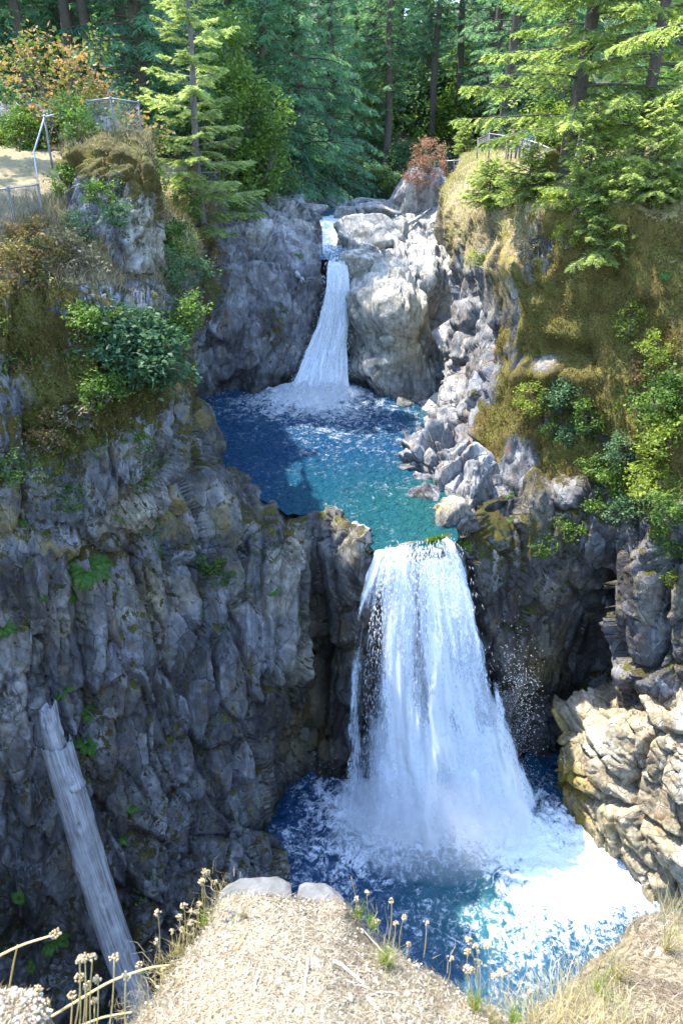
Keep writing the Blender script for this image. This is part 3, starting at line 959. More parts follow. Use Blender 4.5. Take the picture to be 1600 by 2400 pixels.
def ico(sub):
    t = (1 + 5 ** .5) / 2
    V = unit(np.array([[-1, t, 0], [1, t, 0], [-1, -t, 0], [1, -t, 0], [0, -1, t], [0, 1, t], [0, -1, -t], [0, 1, -t], [t, 0, -1], [t, 0, 1], [-t, 0, -1], [-t, 0, 1]]))
    F = np.array([[0, 11, 5], [0, 5, 1], [0, 1, 7], [0, 7, 10], [0, 10, 11], [1, 5, 9], [5, 11, 4], [11, 10, 2], [10, 7, 6], [7, 1, 8], [3, 9, 4], [3, 4, 2], [3, 2, 6],
                  [3, 6, 8], [3, 8, 9], [4, 9, 5], [2, 4, 11], [6, 2, 10], [8, 6, 7], [9, 8, 1]])
    for _ in range(sub):
        e = np.sort(np.concatenate([F[:, [0, 1]], F[:, [1, 2]], F[:, [2, 0]]]), axis=1)
        ue, inv = np.unique(e, axis=0, return_inverse=True)
        inv = inv.reshape(3, -1).T + len(V)
        V = np.concatenate([V, unit(V[ue[:, 0]] + V[ue[:, 1]])])
        F = np.concatenate([np.stack([F[:, 0], inv[:, 0], inv[:, 2]], 1), np.stack([F[:, 1], inv[:, 1], inv[:, 0]], 1), np.stack([F[:, 2], inv[:, 2], inv[:, 1]], 1), inv])
    return V, F




# ------------------------------------------------------------------ water
def water_material(name, deep, shallow, rough=0.06, chop=.8):
    t = NT(name)
    p = t.pos()
    col = t.mix(t.attr('shallow'), deep, shallow)
    fo = t.attr('foam_glint')
    n = t.math('ADD', t.math('MULTIPLY', t.noise(1.1, 8, .70, p, 1.6), .62), t.math('MULTIPLY', t.noise(6, 6, .7, p, 1.0), .38))
    l1 = t.math('MULTIPLY', t.math('ABSOLUTE', t.math('SUBTRACT', t.noise(1.9, 6, .62, p, 1.4), .5)), 7.0)
    lace = t.math('SUBTRACT', 1.0, t.math('MINIMUM', l1, 1.0))
    n = t.math('ADD', n, t.math('MULTIPLY', t.math('SUBTRACT', lace, .35), .16))
    k = t.step(t.math('ADD', fo, t.math('MULTIPLY', t.math('SUBTRACT', n, .5), 3.0)), 0.28, 1.15)
    col = t.mix(k, col, (.80, .86, .92))
    rg = t.math('ADD', rough, t.math('MULTIPLY', k, 0.6))
    h = t.math('ADD', t.noise(3.2, 5, .6, p, .6), t.math('MULTIPLY', t.noise(11, 4, .6, p), .35))
    b = t.n('Bump', {'Strength': chop, 'Distance': 0.10 if chop < .85 else 0.75, 'Height': h})
    bs = t.n('BsdfPrincipled', {'Base Color': col, 'Roughness': rg, 'Normal': b.outputs[0], 'IOR': 1.33})
    return t.surf(bs.outputs[0])


M_pool = water_material('pool_water', (.013, .075, .165), (.018, .115, .120), 0.05, 1.0)
M_low = water_material('lower_pool_water', (.008, .038, .090), (.018, .090, .115), 0.10)
M_riv = water_material('river_water', (.012, .055, .12), (.03, .13, .18), 0.1)


def water_sheet(name, x0, x1, y0, y1, z, nx, ny, mat, foam_glint, shallow, amp, label, front=None, boil=None, right=None):
    X, Y = np.meshgrid(np.linspace(x0, x1, nx), np.linspace(y0, y1, ny))
    if right is not None:
        X = x0 + (X - x0) * (right(Y) - x0) / (x1 - x0)
    if front is not None:
        f0 = front(X)
        Y = f0 + (Y - y0) / (y1 - y0) * (y1 - f0)
    P = np.stack([X, Y, np.full_like(X, z)], -1).reshape(-1, 3)
    u, v, _ = proj(P)
    fo = foam_glint(P, u, v)
    w = 0.5 * fbm(P * np.array([1.3, 0.9, 1]), 3, 5) + 0.35 * fbm(P * np.array([3.5, 2.6, 1]), 3, 6) + 0.3 * np.abs(fbm(P * 5, 2, 7)) + .25 * fbm(P * np.array([5, 7, 1]), 2, 17)
    a = amp(P, u, v)
    P[:, 2] += a * w + (boil(P) if boil else 0) + 0.20 * np.clip(fo - 0.3, 0, 1) * (0.5 + np.abs(fbm(P * 2.2, 4, 8)) * 1.3)
    i = (np.arange(ny - 1)[:, None] * nx + np.arange(nx - 1)[None]).reshape(-1)
    F = np.stack([i, i + 1, i + nx + 1, i + nx], -1)
    return link(name, mesh_np(name, P, F, mat, True, {'foam_glint': fo, 'shallow': shallow(P, u, v)}), kind='structure', label=label)


def up_foam_glint(P, u, v):
    f = nz(P, .5, 91)
    a = 1.1 * gauss(u, v, 735, 922, 105, 36, 1.2) + 0.50 * gauss(u, v, 690, 945, 200, 38) + 0.30 * gauss(u, v, 800, 990, 240, 80) + .10 * gauss(u, v, 880, 1110, 170, 90)  # foam at the fall foot; faint outer flecks are painted sun glints
    return np.clip(a + 0.12 * f - 0.06, -0.3, 1.2)


def up_shal(P, u, v):
    s = sstep(1020, 1200, v) * 0.8 * sstep(560, 820, u) + 0.9 * gauss(u, v, 1030, 1180, 60, 60) + 0.6 * gauss(u, v, 1000, 975, 60, 25)
    return np.clip(s + 0.15 * nz(P, .5, 92), 0, 1)


dam = np.array([PY(*q) for q in [(436, 985, 25.0), (518, 1122, 24.6), (600, 1180, 23.3), (672, 1230, 21.9), (735, 1222, 21.8), (785, 1205, 21.7), (862, 1288, 19.8),
                               (880, 1288, 19.3), (960, 1282, 19.35), (1040, 1262, 19.6), (1070, 1250, 19.9), (1095, 1215, 21.7), (1150, 1170, 23)]])
water_sheet('upper_pool', -11, 9, 19.45, 40, 12.0, 240, 260, M_pool, up_foam_glint, up_shal,
            lambda P, u, v: 0.16 * (1 + 0.8 * gauss(u, v, 740, 930, 200, 60)) * sstep(19.4, 21.5, P[:, 1]), 'blue green upper pool between the two falls',
            front=lambda X: np.interp(X, dam[:, 0], dam[:, 1]), right=lambda Y: np.interp(Y, [19, 21, 23, 25, 28, 31, 40], [4.0, 4.1, 4.4, 5.2, 6.6, 8, 9]),
            boil=lambda P: (.35 + .7 * np.abs(fbm(P * 1.1, 4, 28))) * np.exp(-(((P[:, 0] + 1.5) / 2.0) ** 2 + ((P[:, 1] - 35.3) / 1.1) ** 2) ** 1.2))


def lo_foam(P, u, v):
    f = nz(P, .35, 93)
    a = 1.05 * gauss(u, v, 1010, 1890, 230, 80, 1.3) + 1.15 * gauss(u, v, 1330, 2010, 150, 110, 1.5) + 0.7 * gauss(u, v, 1440, 2100, 130, 50) \
        + 0.42 * gauss(u, v, 850, 1970, 130, 90) + 0.42 * gauss(u, v, 1250, 2190, 160, 90) + 0.36 * gauss(u, v, 1110, 1990, 150, 70) + 0.24 * gauss(u, v, 1000, 2080, 380, 150)
    hole = 0.30 * gauss(u, v, 1000, 2080, 130, 45) + 0.2 * gauss(u, v, 1060, 2020, 90, 25)
    return np.clip(a - hole + 0.22 * f - 0.02, -0.3, 1.2)


def lo_shal(P, u, v):
    return np.clip(0.75 * gauss(u, v, 1130, 2110, 200, 130) + 0.3 * sstep(900, 1100, u) + 0.2 * nz(P, .4, 94), 0, 1)


water_sheet('lower_pool', -14, 26, 2, 24, 0.0, 300, 210, M_low, lo_foam, lo_shal,
            lambda P, u, v: 0.22 + 0.25 * gauss(u, v, 1050, 1900, 330, 90), 'foaming blue lower pool at the foot of the fall',
            boil=lambda P: (.55 + .9 * np.abs(fbm(P * .9, 4, 18))) * np.exp(-(((P[:, 0] - 3.3) / 3.6) ** 2 + ((P[:, 1] - 18.0) / 1.5) ** 2) ** 1.3))


def rv_foam(P, u, v):
    return np.clip(0.5 * gauss(u, v, 762, 585, 40, 18) + 0.25 * nz(P, .4, 95) + 0.2 * gauss(u, v, 850, 500, 60, 15), -0.3, 1.2)


water_sheet('plunge_step', -1.15, .9, 38.5, 44.0, 18.45, 60, 80, M_riv, rv_foam, lambda P, u, v: 0.3 + 0 * u, lambda P, u, v: 0.10 + 0 * u,
            'small step pool above the upper fall')
water_sheet('river', -2.2, 5, 48.5, 84, 19.7, 80, 180, M_riv, rv_foam, lambda P, u, v: 0.2 + 0 * u, lambda P, u, v: 0.10 + 0 * u,
            'shallow river coming out of the forest')


def fall_material(name, cut=0.5, soft=0.3, sx=30.0, sy=3.5, base=0.0):
    """streaky white water: thin places between the strands let the rock show"""
    t = NT(name)
    uv = t.n('CombineXYZ', {0: t.attr('su'), 1: t.attr('sv'), 2: 0.0}).outputs[0]
    a = t.noise(1.0, 5, .62, t.map((sx, sy, 1), src=uv), .35)
    b = t.noise(1.0, 5, .7, t.map((sx * 3.2, sy * 9.0, 1), src=uv), .5)
    c = t.noise(1.0, 4, .55, t.map((sx * .24, sy * .55, 1), src=uv), .8)
    f = t.math('ADD', t.math('ADD', t.math('MULTIPLY', a, .32), t.math('MULTIPLY', b, .30)), t.math('MULTIPLY', c, .38))
    f = t.math('ADD', f, t.attr('dens'))
    al = t.step(f, cut, cut + soft)
    col = t.mix(t.step(f, cut, cut + soft * 1.8), (.62, .72, .86), (.92, .94, .97))
    d = t.n('BsdfPrincipled', {'Base Color': col, 'Roughness': .45, 'Specular IOR Level': .35})
    tr = t.n('BsdfTranslucent', {'Color': (.85, .91, .96, 1)})
    m1 = t.n('MixShader', {0: 0.35, 1: d.outputs[0], 2: tr.outputs[0]})
    tp = t.n('BsdfTransparent')
    m2 = t.n('MixShader', {0: al, 1: tp.outputs[0], 2: m1.outputs[0]})
    return t.surf(m2.outputs[0])


def fall_sheet(rows, nu, nv, mat, dens, rough, seed):
    """rows: list of (left point, right point) from lip to foot"""
    A = np.array([r[0] for r in rows], float)
    B = np.array([r[1] for r in rows], float)
    L = np.linalg.norm(np.diff((A + B) / 2, axis=0), axis=1)
    ts = even(L, nv)
    A, B = catmull(A, ts), catmull(B, ts)
    s = np.linspace(0, 1, nu)
    P = A[:, None] * (1 - s)[None, :, None] + B[:, None] * s[None, :, None]
    S, T = np.meshgrid(s, np.linspace(0, 1, nv))
    bow = np.sin(math.pi * S) * (0.25 + 0.6 * T) * rough
    q = np.stack([S * 9, T * 2.2, np.zeros_like(S)], -1).reshape(-1, 3)
    w = (fbm(q, 4, seed) * 0.55 + 0.35 * fbm(q * np.array([3.5, 3.0, 1]), 3, seed + 3)).reshape(S.shape)
    P[..., 1] -= bow + w * rough * (0.15 + 0.8 * T)
    P[..., 0] += rough * 0.25 * T * fbm(q * np.array([1, 2, 1]), 3, seed + 9).reshape(S.shape)
    ed = np.minimum(S, 1 - S)
    dn = dens(S, T) - 0.34 * sstep(0.11, 0.0, ed + 0.05 * fbm(q * np.array([.6, 3, 1]), 3, seed + 4).reshape(S.shape))
    i = (np.arange(nv - 1)[:, None] * nu + np.arange(nu - 1)[None]).reshape(-1)
    F = np.stack([i, i + 1, i + nu + 1, i + nu], -1)
    return mesh_np('fall', P.reshape(-1, 3), F, mat, True, {'su': S.ravel() + seed, 'sv': T.ravel() + seed * 3.1, 'dens': dn.ravel()})


M_fall = fall_material('white_water_sheet', 0.455, 0.13)
M_fall2 = fall_material('broken_white_water', 0.545, 0.09, 34, 6)
M_fall3 = fall_material('upper_white_water', 0.34, 0.12, 8, 5.5)


def spray_drops(C, D, L, R, seed=0):
    """elongated drops: octahedra at C, long axis D"""
    n = len(C)
    D = unit(D)
    a = unit(np.cross(D, np.array([0.3, 0.9, 0.2])))
    b = np.cross(D, a)
    L = np.asarray(L)[:, None]
    R = np.asarray(R)[:, None]
    V = np.stack([C - D * L, C + a * R, C + b * R, C - a * R, C - b * R, C + D * L], 1).reshape(-1, 3)
    t = np.array([[0, 2, 1], [0, 3, 2], [0, 4, 3], [0, 1, 4], [5, 1, 2], [5, 2, 3], [5, 3, 4], [5, 4, 1]])
    F = (np.arange(n)[:, None, None] * 6 + t[None]).reshape(-1, 3)
    return V, F


td = NT('water_drops')
M_drop = td.surf(td.n('MixShader', {0: .4, 1: td.n('BsdfPrincipled', {'Base Color': (.9, .93, .97, 1), 'Roughness': .3}).outputs[0],
                                    2: td.n('BsdfTranslucent', {'Color': (.9, .94, .98, 1)}).outputs[0]}).outputs[0])

# main fall -------------------------------------------------------
lipL, lipR = PY(868, 1300, 19.2), PY(1078, 1262, 19.6)
rows_main = [
    (PY(872, 1283, 19.75), PY(1068, 1254, 20.1)),
    (PY(858, 1300, 19.2), PY(1086, 1272, 19.55)),
    (PY(838, 1350, 19.0), PY(1106, 1330, 19.3)),
    (PY(812, 1430, 18.95), PY(1136, 1420, 19.15)),
    (PY(790, 1560, 18.9), PY(1170, 1550, 19.0)),
    (PY(780, 1700, 18.8), PY(1204, 1690, 18.9)),
    (PY(776, 1820, 18.6), PY(1238, 1810, 18.8)),
    (PY(765, 1900, 18.3), PY(1272, 1890, 18.6)),
    (PY(750, 1950, 18.0), PY(1290, 1930, 18.4)),
]
wf = empty('waterfall', (0, 0, 0), 'main waterfall pouring from the blue pool into the lower pool', 'waterfall')


def main_dens(S, T):
    strong = 0.10 * np.exp(-((S - 0.36) / 0.10) ** 2) + 0.12 * np.exp(-((S - 0.64) / 0.17) ** 2) + 0.05 * np.exp(-((S - .9) / .08) ** 2)
    d = 0.02 + strong + 0.20 * sstep(0.42, 0.88, T) * sstep(.10, .32, S)
    # thin veil over dark rock at the left-hand side
    d = d - 0.085 * sstep(.33, .16, S) * (1 - sstep(.80, .95, T)) * sstep(.10, .25, T) + .10 * np.exp(-((S - .08) / .05) ** 2)
    d = d - .07 * np.exp(-((S - .49) / .05) ** 2) * (1 - sstep(.3, .6, T))
    d = d - .40 * sstep(.90, 1.0, T)
    d = d - .55 * np.exp(-((S - .62) / .17) ** 4) * sstep(.075, .045, T) - .4 * np.exp(-((S - .03) / .05) ** 2) * sstep(.1, .05, T)
    return d + 0.10 * np.exp(-(T / 0.07) ** 2) * np.exp(-((S - .2) / .2) ** 2)


link('water_sheet', fall_sheet(rows_main, 130, 200, M_fall, main_dens, 0.8, 1), wf)
front = [(a + np.array([0.0, -0.35 - 0.05 * k, 0.05]), b + np.array([0.0, -0.35 - 0.05 * k, 0.05])) for k, (a, b) in enumerate(rows_main)]
link('water_sheet', fall_sheet(front[1:], 110, 180, M_fall2, lambda S, T: main_dens(S, T) + .05 * T, 0.95, 5), wf)
back = [(a + np.array([0.15, 0.35, 0]), b + np.array([-0.15, 0.35, 0])) for a, b in rows_main]
link('water_sheet', fall_sheet(back[1:], 80, 130, M_fall, lambda S, T: main_dens(S, T) - 0.02, 0.4, 8), wf)
rng = np.random.default_rng(4)
n = 9000
S = rng.random(n)
T = rng.random(n) ** 0.8
A = np.array([r[0] for r in front]); B = np.array([r[1] for r in front])
tt = T * (len(A) - 1.001)
Pa, Pb = catmull(A, tt), catmull(B, tt)
S2 = np.where(rng.random(n) < .01, .95 + rng.normal(0, .03, n), .16 + .74 * S)
C = Pa * (1 - S2)[:, None] + Pb * S2[:, None]
C[:, 1] -= 0.35 * np.sin(math.pi * np.clip(S2, 0, 1)) * (0.3 + 0.7 * T) + rng.normal(0.05, .22, n)
D = np.stack([(S2 - .4) * .35, -0.12 + 0 * S, -1 + 0 * S], -1) + rng.normal(0, .06, (n, 3))
V_, F_ = spray_drops(C, D, rng.uniform(.03, .11, n), rng.uniform(.004, .010, n))
link('falling_drops', mesh_np('falling_drops', V_, F_, M_drop), wf, kind='stuff')
# splash thrown out at the right-hand side and round the foot
n = 2600
k = rng.random(n)
cu = np.where(k < .30, rng.normal(1215, 26, n), np.where(k < .5, rng.normal(1175, 45, n), rng.normal(1010, 165, n)))
cv = np.where(k < .30, rng.normal(1650, 70, n), np.where(k < .5, rng.normal(1780, 60, n), rng.normal(1850, 45, n)))
C = PY(cu, cv, rng.normal(18.3, .5, n))
V_, F_ = spray_drops(C, np.stack([.5 + 0 * k, -.2 + 0 * k, -.6 + 0 * k], -1) + rng.normal(0, .4, (n, 3)), rng.uniform(.010, .035, n), rng.uniform(.004, .009, n))
link('splash_drops', mesh_np('splash_drops', V_, F_, M_drop), wf, kind='stuff')

M_mist = fall_material('drifting_spray', 0.30, 0.55, 5, 2.0)
mist = [(a + np.array([-.2, -.75 - .12 * k, .1]), b + np.array([.2, -.75 - .12 * k, .1])) for k, (a, b) in enumerate(rows_main[4:])]
link('spray_veil', fall_sheet(mist, 60, 80, M_mist, lambda S, T: -.12 + .30 * T - .3 * sstep(.3, 0, np.minimum(S, 1 - S)) - .3 * sstep(.35, 0, T) - .7 * sstep(.72, 1, T), 0.9, 41), wf)
link('spray_veil', fall_sheet([(a + np.array([.3, .5, .25]), b + np.array([-.3, .5, .25])) for a, b in mist], 60, 80, M_mist,
                              lambda S, T: -.10 + .28 * T - .3 * sstep(.3, 0, np.minimum(S, 1 - S)) - .3 * sstep(.35, 0, T) - .7 * sstep(.72, 1, T), 0.9, 47), wf)

# drifting spray that hangs over the foot of the fall
tm_ = NT('spray_mist')
tm_.t.links.new(tm_.n('VolumePrincipled', {'Color': (.95, .97, 1.0, 1), 'Density': 0.30, 'Anisotropy': .2}).outputs[0], tm_.out.inputs['Volume'])
tn_ = NT('thin_spray')
tn_.t.links.new(tn_.n('VolumePrincipled', {'Color': (.95, .97, 1.0, 1), 'Density': 0.14}).outputs[0], tn_.out.inputs['Volume'])
thin_m = tn_.m
MV, MF = ico(3)
MV = MV * (1 + .18 * fbm(MV * 1.6, 3, 6))[:, None]
link('mist', mesh_np('mist', MV * np.array([3.7, 1.7, 2.6]) + np.array([3.5, 16.9, 1.3]), MF, tm_.m, True), label='cloud of spray hanging over the foot of the main fall', kind='stuff')
link('mist', mesh_np('mist', MV * np.array([1.6, 1.0, 1.1]) + np.array([-1.2, 34.6, 12.6]), MF, thin_m, True), label='thin spray at the foot of the upper fall', kind='stuff')

# upper fall -------------------------------------------------------
uw = empty('waterfall', (0, 0, 0), 'upper waterfall sliding between grey rocks into the blue pool', 'waterfall')
rows_up = [
    (PY(768, 604, 39.2), PY(818, 600, 39.6)), (PY(766, 622, 38.2), PY(816, 620, 38.4)), (PY(760, 680, 37.6), PY(822, 680, 37.8)),
    (PY(744, 760, 37.2), PY(818, 760, 37.4)), (PY(712, 830, 36.6), PY(816, 830, 36.8)), (PY(680, 900, 35.6), PY(820, 905, 35.8)),
    (PY(655, 935, 34.6), PY(835, 938, 34.8))]
link('water_sheet', fall_sheet(rows_up, 60, 130, M_fall3, lambda S, T: 0.10 + 0.10 * T, 0.5, 21), uw)
link('water_sheet', fall_sheet([(a + np.array([0, -.35, .1]), b + np.array([0, -.35, .1])) for a, b in rows_up], 60, 130, M_fall2,
                               lambda S, T: 0.04 + 0.08 * T, 0.7, 25), uw)
n = 2000
T = rng.random(n) ** .7
S = rng.random(n)
A = np.array([r[0] for r in rows_up]); B = np.array([r[1] for r in rows_up])
C = catmull(A, T * (len(A) - 1.001)) * (1 - S)[:, None] + catmull(B, T * (len(A) - 1.001)) * S[:, None] + rng.normal(0, .18, (n, 3)) + np.array([0, -.5, .15])
V_, F_ = spray_drops(C, np.array([[-.1, -.2, -1]]) + rng.normal(0, .25, (n, 3)), rng.uniform(.02, .06, n), rng.uniform(.008, .02, n))
link('falling_drops', mesh_np('falling_drops', V_, F_, M_drop), uw, kind='stuff')
cw = empty('waterfall', (0, 0, 0), 'small topmost cascade where the river leaves the forest', 'waterfall')
rows_c = [(PY(742, 505, 49), PY(806, 503, 49)), (PY(748, 520, 46.4), PY(806, 518, 46.4)), (PY(752, 550, 45), PY(796, 550, 45)), (PY(752, 590, 43.4), PY(788, 592, 43.4)),
          (PY(750, 604, 42), PY(800, 606, 42))]
link('water_sheet', fall_sheet(rows_c, 60, 90, M_fall3, lambda S, T: 0.10 + 0 * S, 0.35, 31), cw)
# --- jagged rocks that reach into the upper pool from the right
pr_cols = [
    [(962, 1035, 29), (952, 1050, 27.2), (942, 1075, 26.4), (936, 1098, 25.9)],
    [(1000, 1005, 30), (990, 1020, 27.8), (980, 1060, 26.0), (975, 1110, 25.2), (962, 1138, 24.7)],
    [(1060, 980, 30), (1045, 1003, 27.6), (1035, 1060, 25.3), (1020, 1130, 24.2), (1004, 1180, 23.2)],
    [(1100, 980, 29), (1095, 1008, 27), (1085, 1070, 24.9), (1070, 1140, 23.4), (1042, 1212, 21.7)],
    [(1140, 995, 28), (1135, 1030, 26.4), (1128, 1090, 24.6), (1118, 1150, 23), (1085, 1225, 21.0)],
    [(1165, 1010, 28), (1162, 1050, 26.8), (1155, 1120, 24.8), (1145, 1180, 23.2), (1125, 1235, 21.4)],
]
pr_cols = [under(c, 10.8, 0) for c in pr_cols]
loft('jagged_rocks', pr_cols, 150, 150, M_rock, lambda V, n, u, v: rockdisp(V, (0.75, 0.34, 0.08), (0.42, 1.0, 3.0), 2.6, rotm('Y', 40) @ rotm('X', -20), 123, 0.04),
     10, bulges=[(1100, 1110, 25, 60, 0.5, 1), (1010, 1060, 30, 40, 0.4, 1)],
     masks=lambda V, n, u, v, d: dict(pale=0.15 + 0.3 * nz(V, .7, 5), wet_dark=0.5 * sstep(12.5, 12.1, V[:, 2]), moss=0.05 + .2 * nz(V, .6, 6),
                                      yellow=0.8 * gauss(u, v, 1040, 1205, 30, 20), tan=0.4 * gauss(u, v, 1090, 1190, 40, 40)),
     label='jagged pale rocks reaching into the blue pool')


# --- near ledges under the camera
def ledge(name, centre, outline, zc, nr, nc, masks, disp, label, foot=-1.0):
    C0 = PZ(centre[0], centre[1], zc)
    cols = []
    for (a, b, z) in outline:
        r = PZ(a, b, z)
        o = unit((r - C0) * np.array([1, 1, 0]))
        cols.append([C0, C0 + (r - C0) * .35, C0 + (r - C0) * .7, C0 + (r - C0) * .92, r, r + o * .05 + np.array([0, 0, -.10]), r + o * .12 + np.array([0, 0, -.6]),
                     r + o * .5 + np.array([0, 0, -4.0]), np.array([r[0] + o[0] * 1.5, r[1] + o[1] * 1.5, foot])])
    return loft(name, cols, nr, nc, M_ledge, disp, 40, masks=masks, label=label, flip=True)


def soil_disp(seed):
    def f(V, n, u, v):
        far = sstep(21.0, 20.0, V[:, 2])
        return 0.012 * fbm(V * 9, 4, seed) + 0.004 * fbm(V * 60, 2, seed + 1) + 0.02 * fbm(V * 2.5, 3, seed + 2) + far * 0.25 * fbm(V * 1.2, 4, seed + 3)
    return f


def soil_masks(V, n, u, v, d):
    f = nz(V, 3, 5)
    return dict(dry=np.clip(0.45 + 0.35 * f, 0, 1), tan=0.6 + 0 * u)


ledge('near_ledge', (640, 3000), [(120, 2900, 21.9), (270, 2520, 21.75), (318, 2392, 21.6), (385, 2295, 21.55), (452, 2210, 21.52), (500, 2132, 21.5), (520, 2112, 21.5), (560, 2100, 21.5),
                                  (600, 2095, 21.5), (675, 2105, 21.5), (740, 2108, 21.5), (805, 2116, 21.5), (822, 2140, 21.5), (880, 2202, 21.48), (940, 2235, 21.45), (1010, 2270, 21.42),
                                  (1085, 2318, 21.4), (1180, 2380, 21.4), (1270, 2470, 21.4), (1500, 2800, 21.6)],
      21.95, 190, 200, soil_masks, soil_disp(3), 'sunlit gravelly ledge with dry grass under the viewpoint')
ledge('far_ledge', (1800, 2900), [(1150, 2650, 20.9), (1225, 2470, 20.7), (1245, 2395, 20.55), (1300, 2322, 20.4), (1400, 2248, 20.25), (1470, 2200, 20.15), (1510, 2168, 20.1), (1600, 2128, 20.0),
                                  (1720, 2090, 20.0), (1900, 2080, 20.0)],
      21.2, 130, 140, soil_masks, soil_disp(13), 'dry grassy ledge sloping down beside the viewpoint')
ledge('corner_ledge', (-150, 3000), [(-500, 2380, 22.2), (-250, 2335, 22.2), (-60, 2322, 22.2), (20, 2328, 22.2), (62, 2345, 22.2), (84, 2400, 22.2), (95, 2520, 22.2), (120, 2700, 22.2)],
      22.3, 110, 110, soil_masks, soil_disp(23), 'small sunlit gravel mound at the corner of the viewpoint')

# ------------------------------------------------------------------ sight-line placing
_V, _F, _k = [], [], 0
for v_, f_ in TERR:
    _V.append(v_); _F.append(f_ + _k); _k += len(v_)
BVH = BVHTree.FromPolygons(np.concatenate(_V).tolist(), np.concatenate(_F).tolist())


def hit(u, v, back=0.0):
    d = Vector(ray(u, v)).normalized()
    p, n, i, dist = BVH.ray_cast(Vector((0, 0, CAMZ)), d)
    if p is None: return np.array(PY(u, v, 30.0)), np.array([0, 0, 1.0])
    if n.dot(d) > 0: n = -n
    return np.array(p + d * back), np.array(n)


def drop(x, y, z0=60):
    p, n, i, dist = BVH.ray_cast(Vector((x, y, z0)), Vector((0, 0, -1)))
    return p.z if p is not None else float(ground_z(x, y))


# ------------------------------------------------------------------ loose boulders
ICO = {k: ico(k) for k in (0, 1, 2, 4)}


def boulder_mesh(seed, rad, sub=4, planes=16, rough=0.05, extra=()):
    """a stone: the space inside random planes, its faces worn and pitted"""
    r = np.random.default_rng(seed)
    D, F = ICO[sub]
    N = unit(r.normal(0, 1, (planes, 3)))
    h = r.uniform(.72, 1.0, planes)
    for (nx, ny, nz_, hh) in extra:
        N = np.concatenate([N, unit(np.array([[nx, ny, nz_]]))]); h = np.append(h, hh)
    c = np.maximum(D @ N.T, 1e-3)
    R = np.minimum((h / c).min(1), 1.25)
    V = D * R[:, None]
    V = V * (1 + rough * fbm(V * 3 + seed, 4, seed)[:, None] + rough * .6 * facet((V * 2.4).astype(np.float32) + seed, seed)[:, None])
    V = V * np.asarray(rad)
    return V, F


def boulder(name, p, rad, rotz, seed, mat, label, at=None, group=None, cat='boulder', sub=4, extra=(), rough=.05):
    V, F = boulder_mesh(seed, rad, sub, 16, rough, extra)
    c, s = math.cos(rotz), math.sin(rotz)
    V = V @ np.array([[c, s, 0], [-s, c, 0], [0, 0, 1]])
    a = {k: np.full(len(V), (at or {}).get(k, 0.0)) for k in ('moss', 'dry', 'tan', 'yellow', 'pale', 'wet_dark', 'green')}
    return link(name, mesh_np(name, V, F, mat, False, a), loc=p, label=label, cat=cat, group=group)


for k, (u_, v_, Y_, rx, ry, rz, lab, at) in enumerate([
    (944, 958, 33.9, .55, .5, .55, 'dark rounded boulder standing in the pool below the pale rocks', dict(yellow=.6, moss=.35)),
    (975, 955, 34.4, .5, .5, .42, 'yellowish boulder behind the dark one at the pool edge', dict(pale=.9, yellow=.5)),
    (1006, 965, 33.4, .75, .6, .6, 'pale angular boulder at the foot of the cliff by the pool', dict(pale=1, yellow=.3)),
    (1030, 940, 34.3, .6, .5, .6, 'pale upright boulder leaning on the cliff foot above the pool', dict(pale=1)),
    (985, 985, 32.6, .45, .4, .28, 'low white boulder just out of the pool water', dict(pale=1, yellow=.3)),
    (1048, 975, 32.3, .6, .5, .45, 'white block wedged between pool and upright slabs', dict(pale=1)),
]):
    boulder('boulder', PY(u_, v_, Y_), (rx, ry, rz), k * 1.3, 40 + k, M_pale, lab, at, 'boulders at the edge of the blue pool')
boulder('boulder', PY(1056, 790, 35.6), (1.0, .8, .9), .4, 61, M_pale, 'grey boulder lodged in the hollow beside the pale rocks', dict(pale=.6), None)
boulder('boulder', PY(850, 615, 38.9), (1.15, .9, .75), .2, 62, M_pale, 'large rounded boulder at the lip of the upper fall', dict(pale=.7, tan=.3), None, sub=4)
boulder('boulder', PY(985, 450, 50.5), (2.2, 1.6, 1.9), .6, 63, M_rock, 'shaded grey boulder with dry grass on top above the river', dict(pale=.3), None, sub=4)
boulder('boulder', PY(868, 555, 44.0), (2.0, 1.4, 1.3), .1, 64, M_pale, 'broad grey boulder between cascade and slabs', dict(pale=.2), None, sub=4)
boulder('boulder', PY(240, 318, 24.3), (.38, .35, .62), .3, 65, M_rock, 'square topped rock standing on the mossy knob under the fence', dict(pale=.5, moss=.42), None,
        extra=((0, 0, 1, .8), (1, 0, 0, .8), (-1, 0, 0, .8), (0, -1, 0, .8)))
boulder('boulder', hit(1308, 415)[0] + np.array([0, .3, .25]), (.62, .5, .65), .3, 66, M_rock_r, 'mossy rock behind the trunk on the cliff top', dict(moss=.9), None)
for k, (u_, v_, Y_, r_, lab) in enumerate([(722, 492, 48.5, .9, 'grey river stone left of the topmost cascade'), (815, 500, 48.0, .8, 'grey river stone right of the topmost cascade'),
                                           (850, 484, 53, 1.1, 'flat river stone where the river leaves the trees'), (790, 478, 56, .9, 'small river stone in midstream'),
                                           (890, 500, 50, 1.3, 'broad river stone below the reddish shrub'), (760, 474, 60, 1.0, 'far river stone under the cedar boughs'),
                                           (680, 478, 50, 1.2, 'big river stone under the cedar on the near bank')]):
    boulder('river_stone', PY(u_, v_, Y_), (r_ * 1.3, r_, r_ * .55), k * .9, 80 + k, M_rock, lab, dict(pale=.35), 'stones in the upper river')
M_slab = plain_material('slab_stone', (.055, .053, .048), (.135, .13, .12), 22, .9, 0, .5, None, .006)
boulder('boulder', PY(10, 285, 34), (2.8, 1.3, .6), .2, 67, M_rock, 'long flat grey rock lying beyond the left path', dict(wet_dark=.25, dry=.1), None, sub=4)  # mask serves here only to darken the whole rock evenly
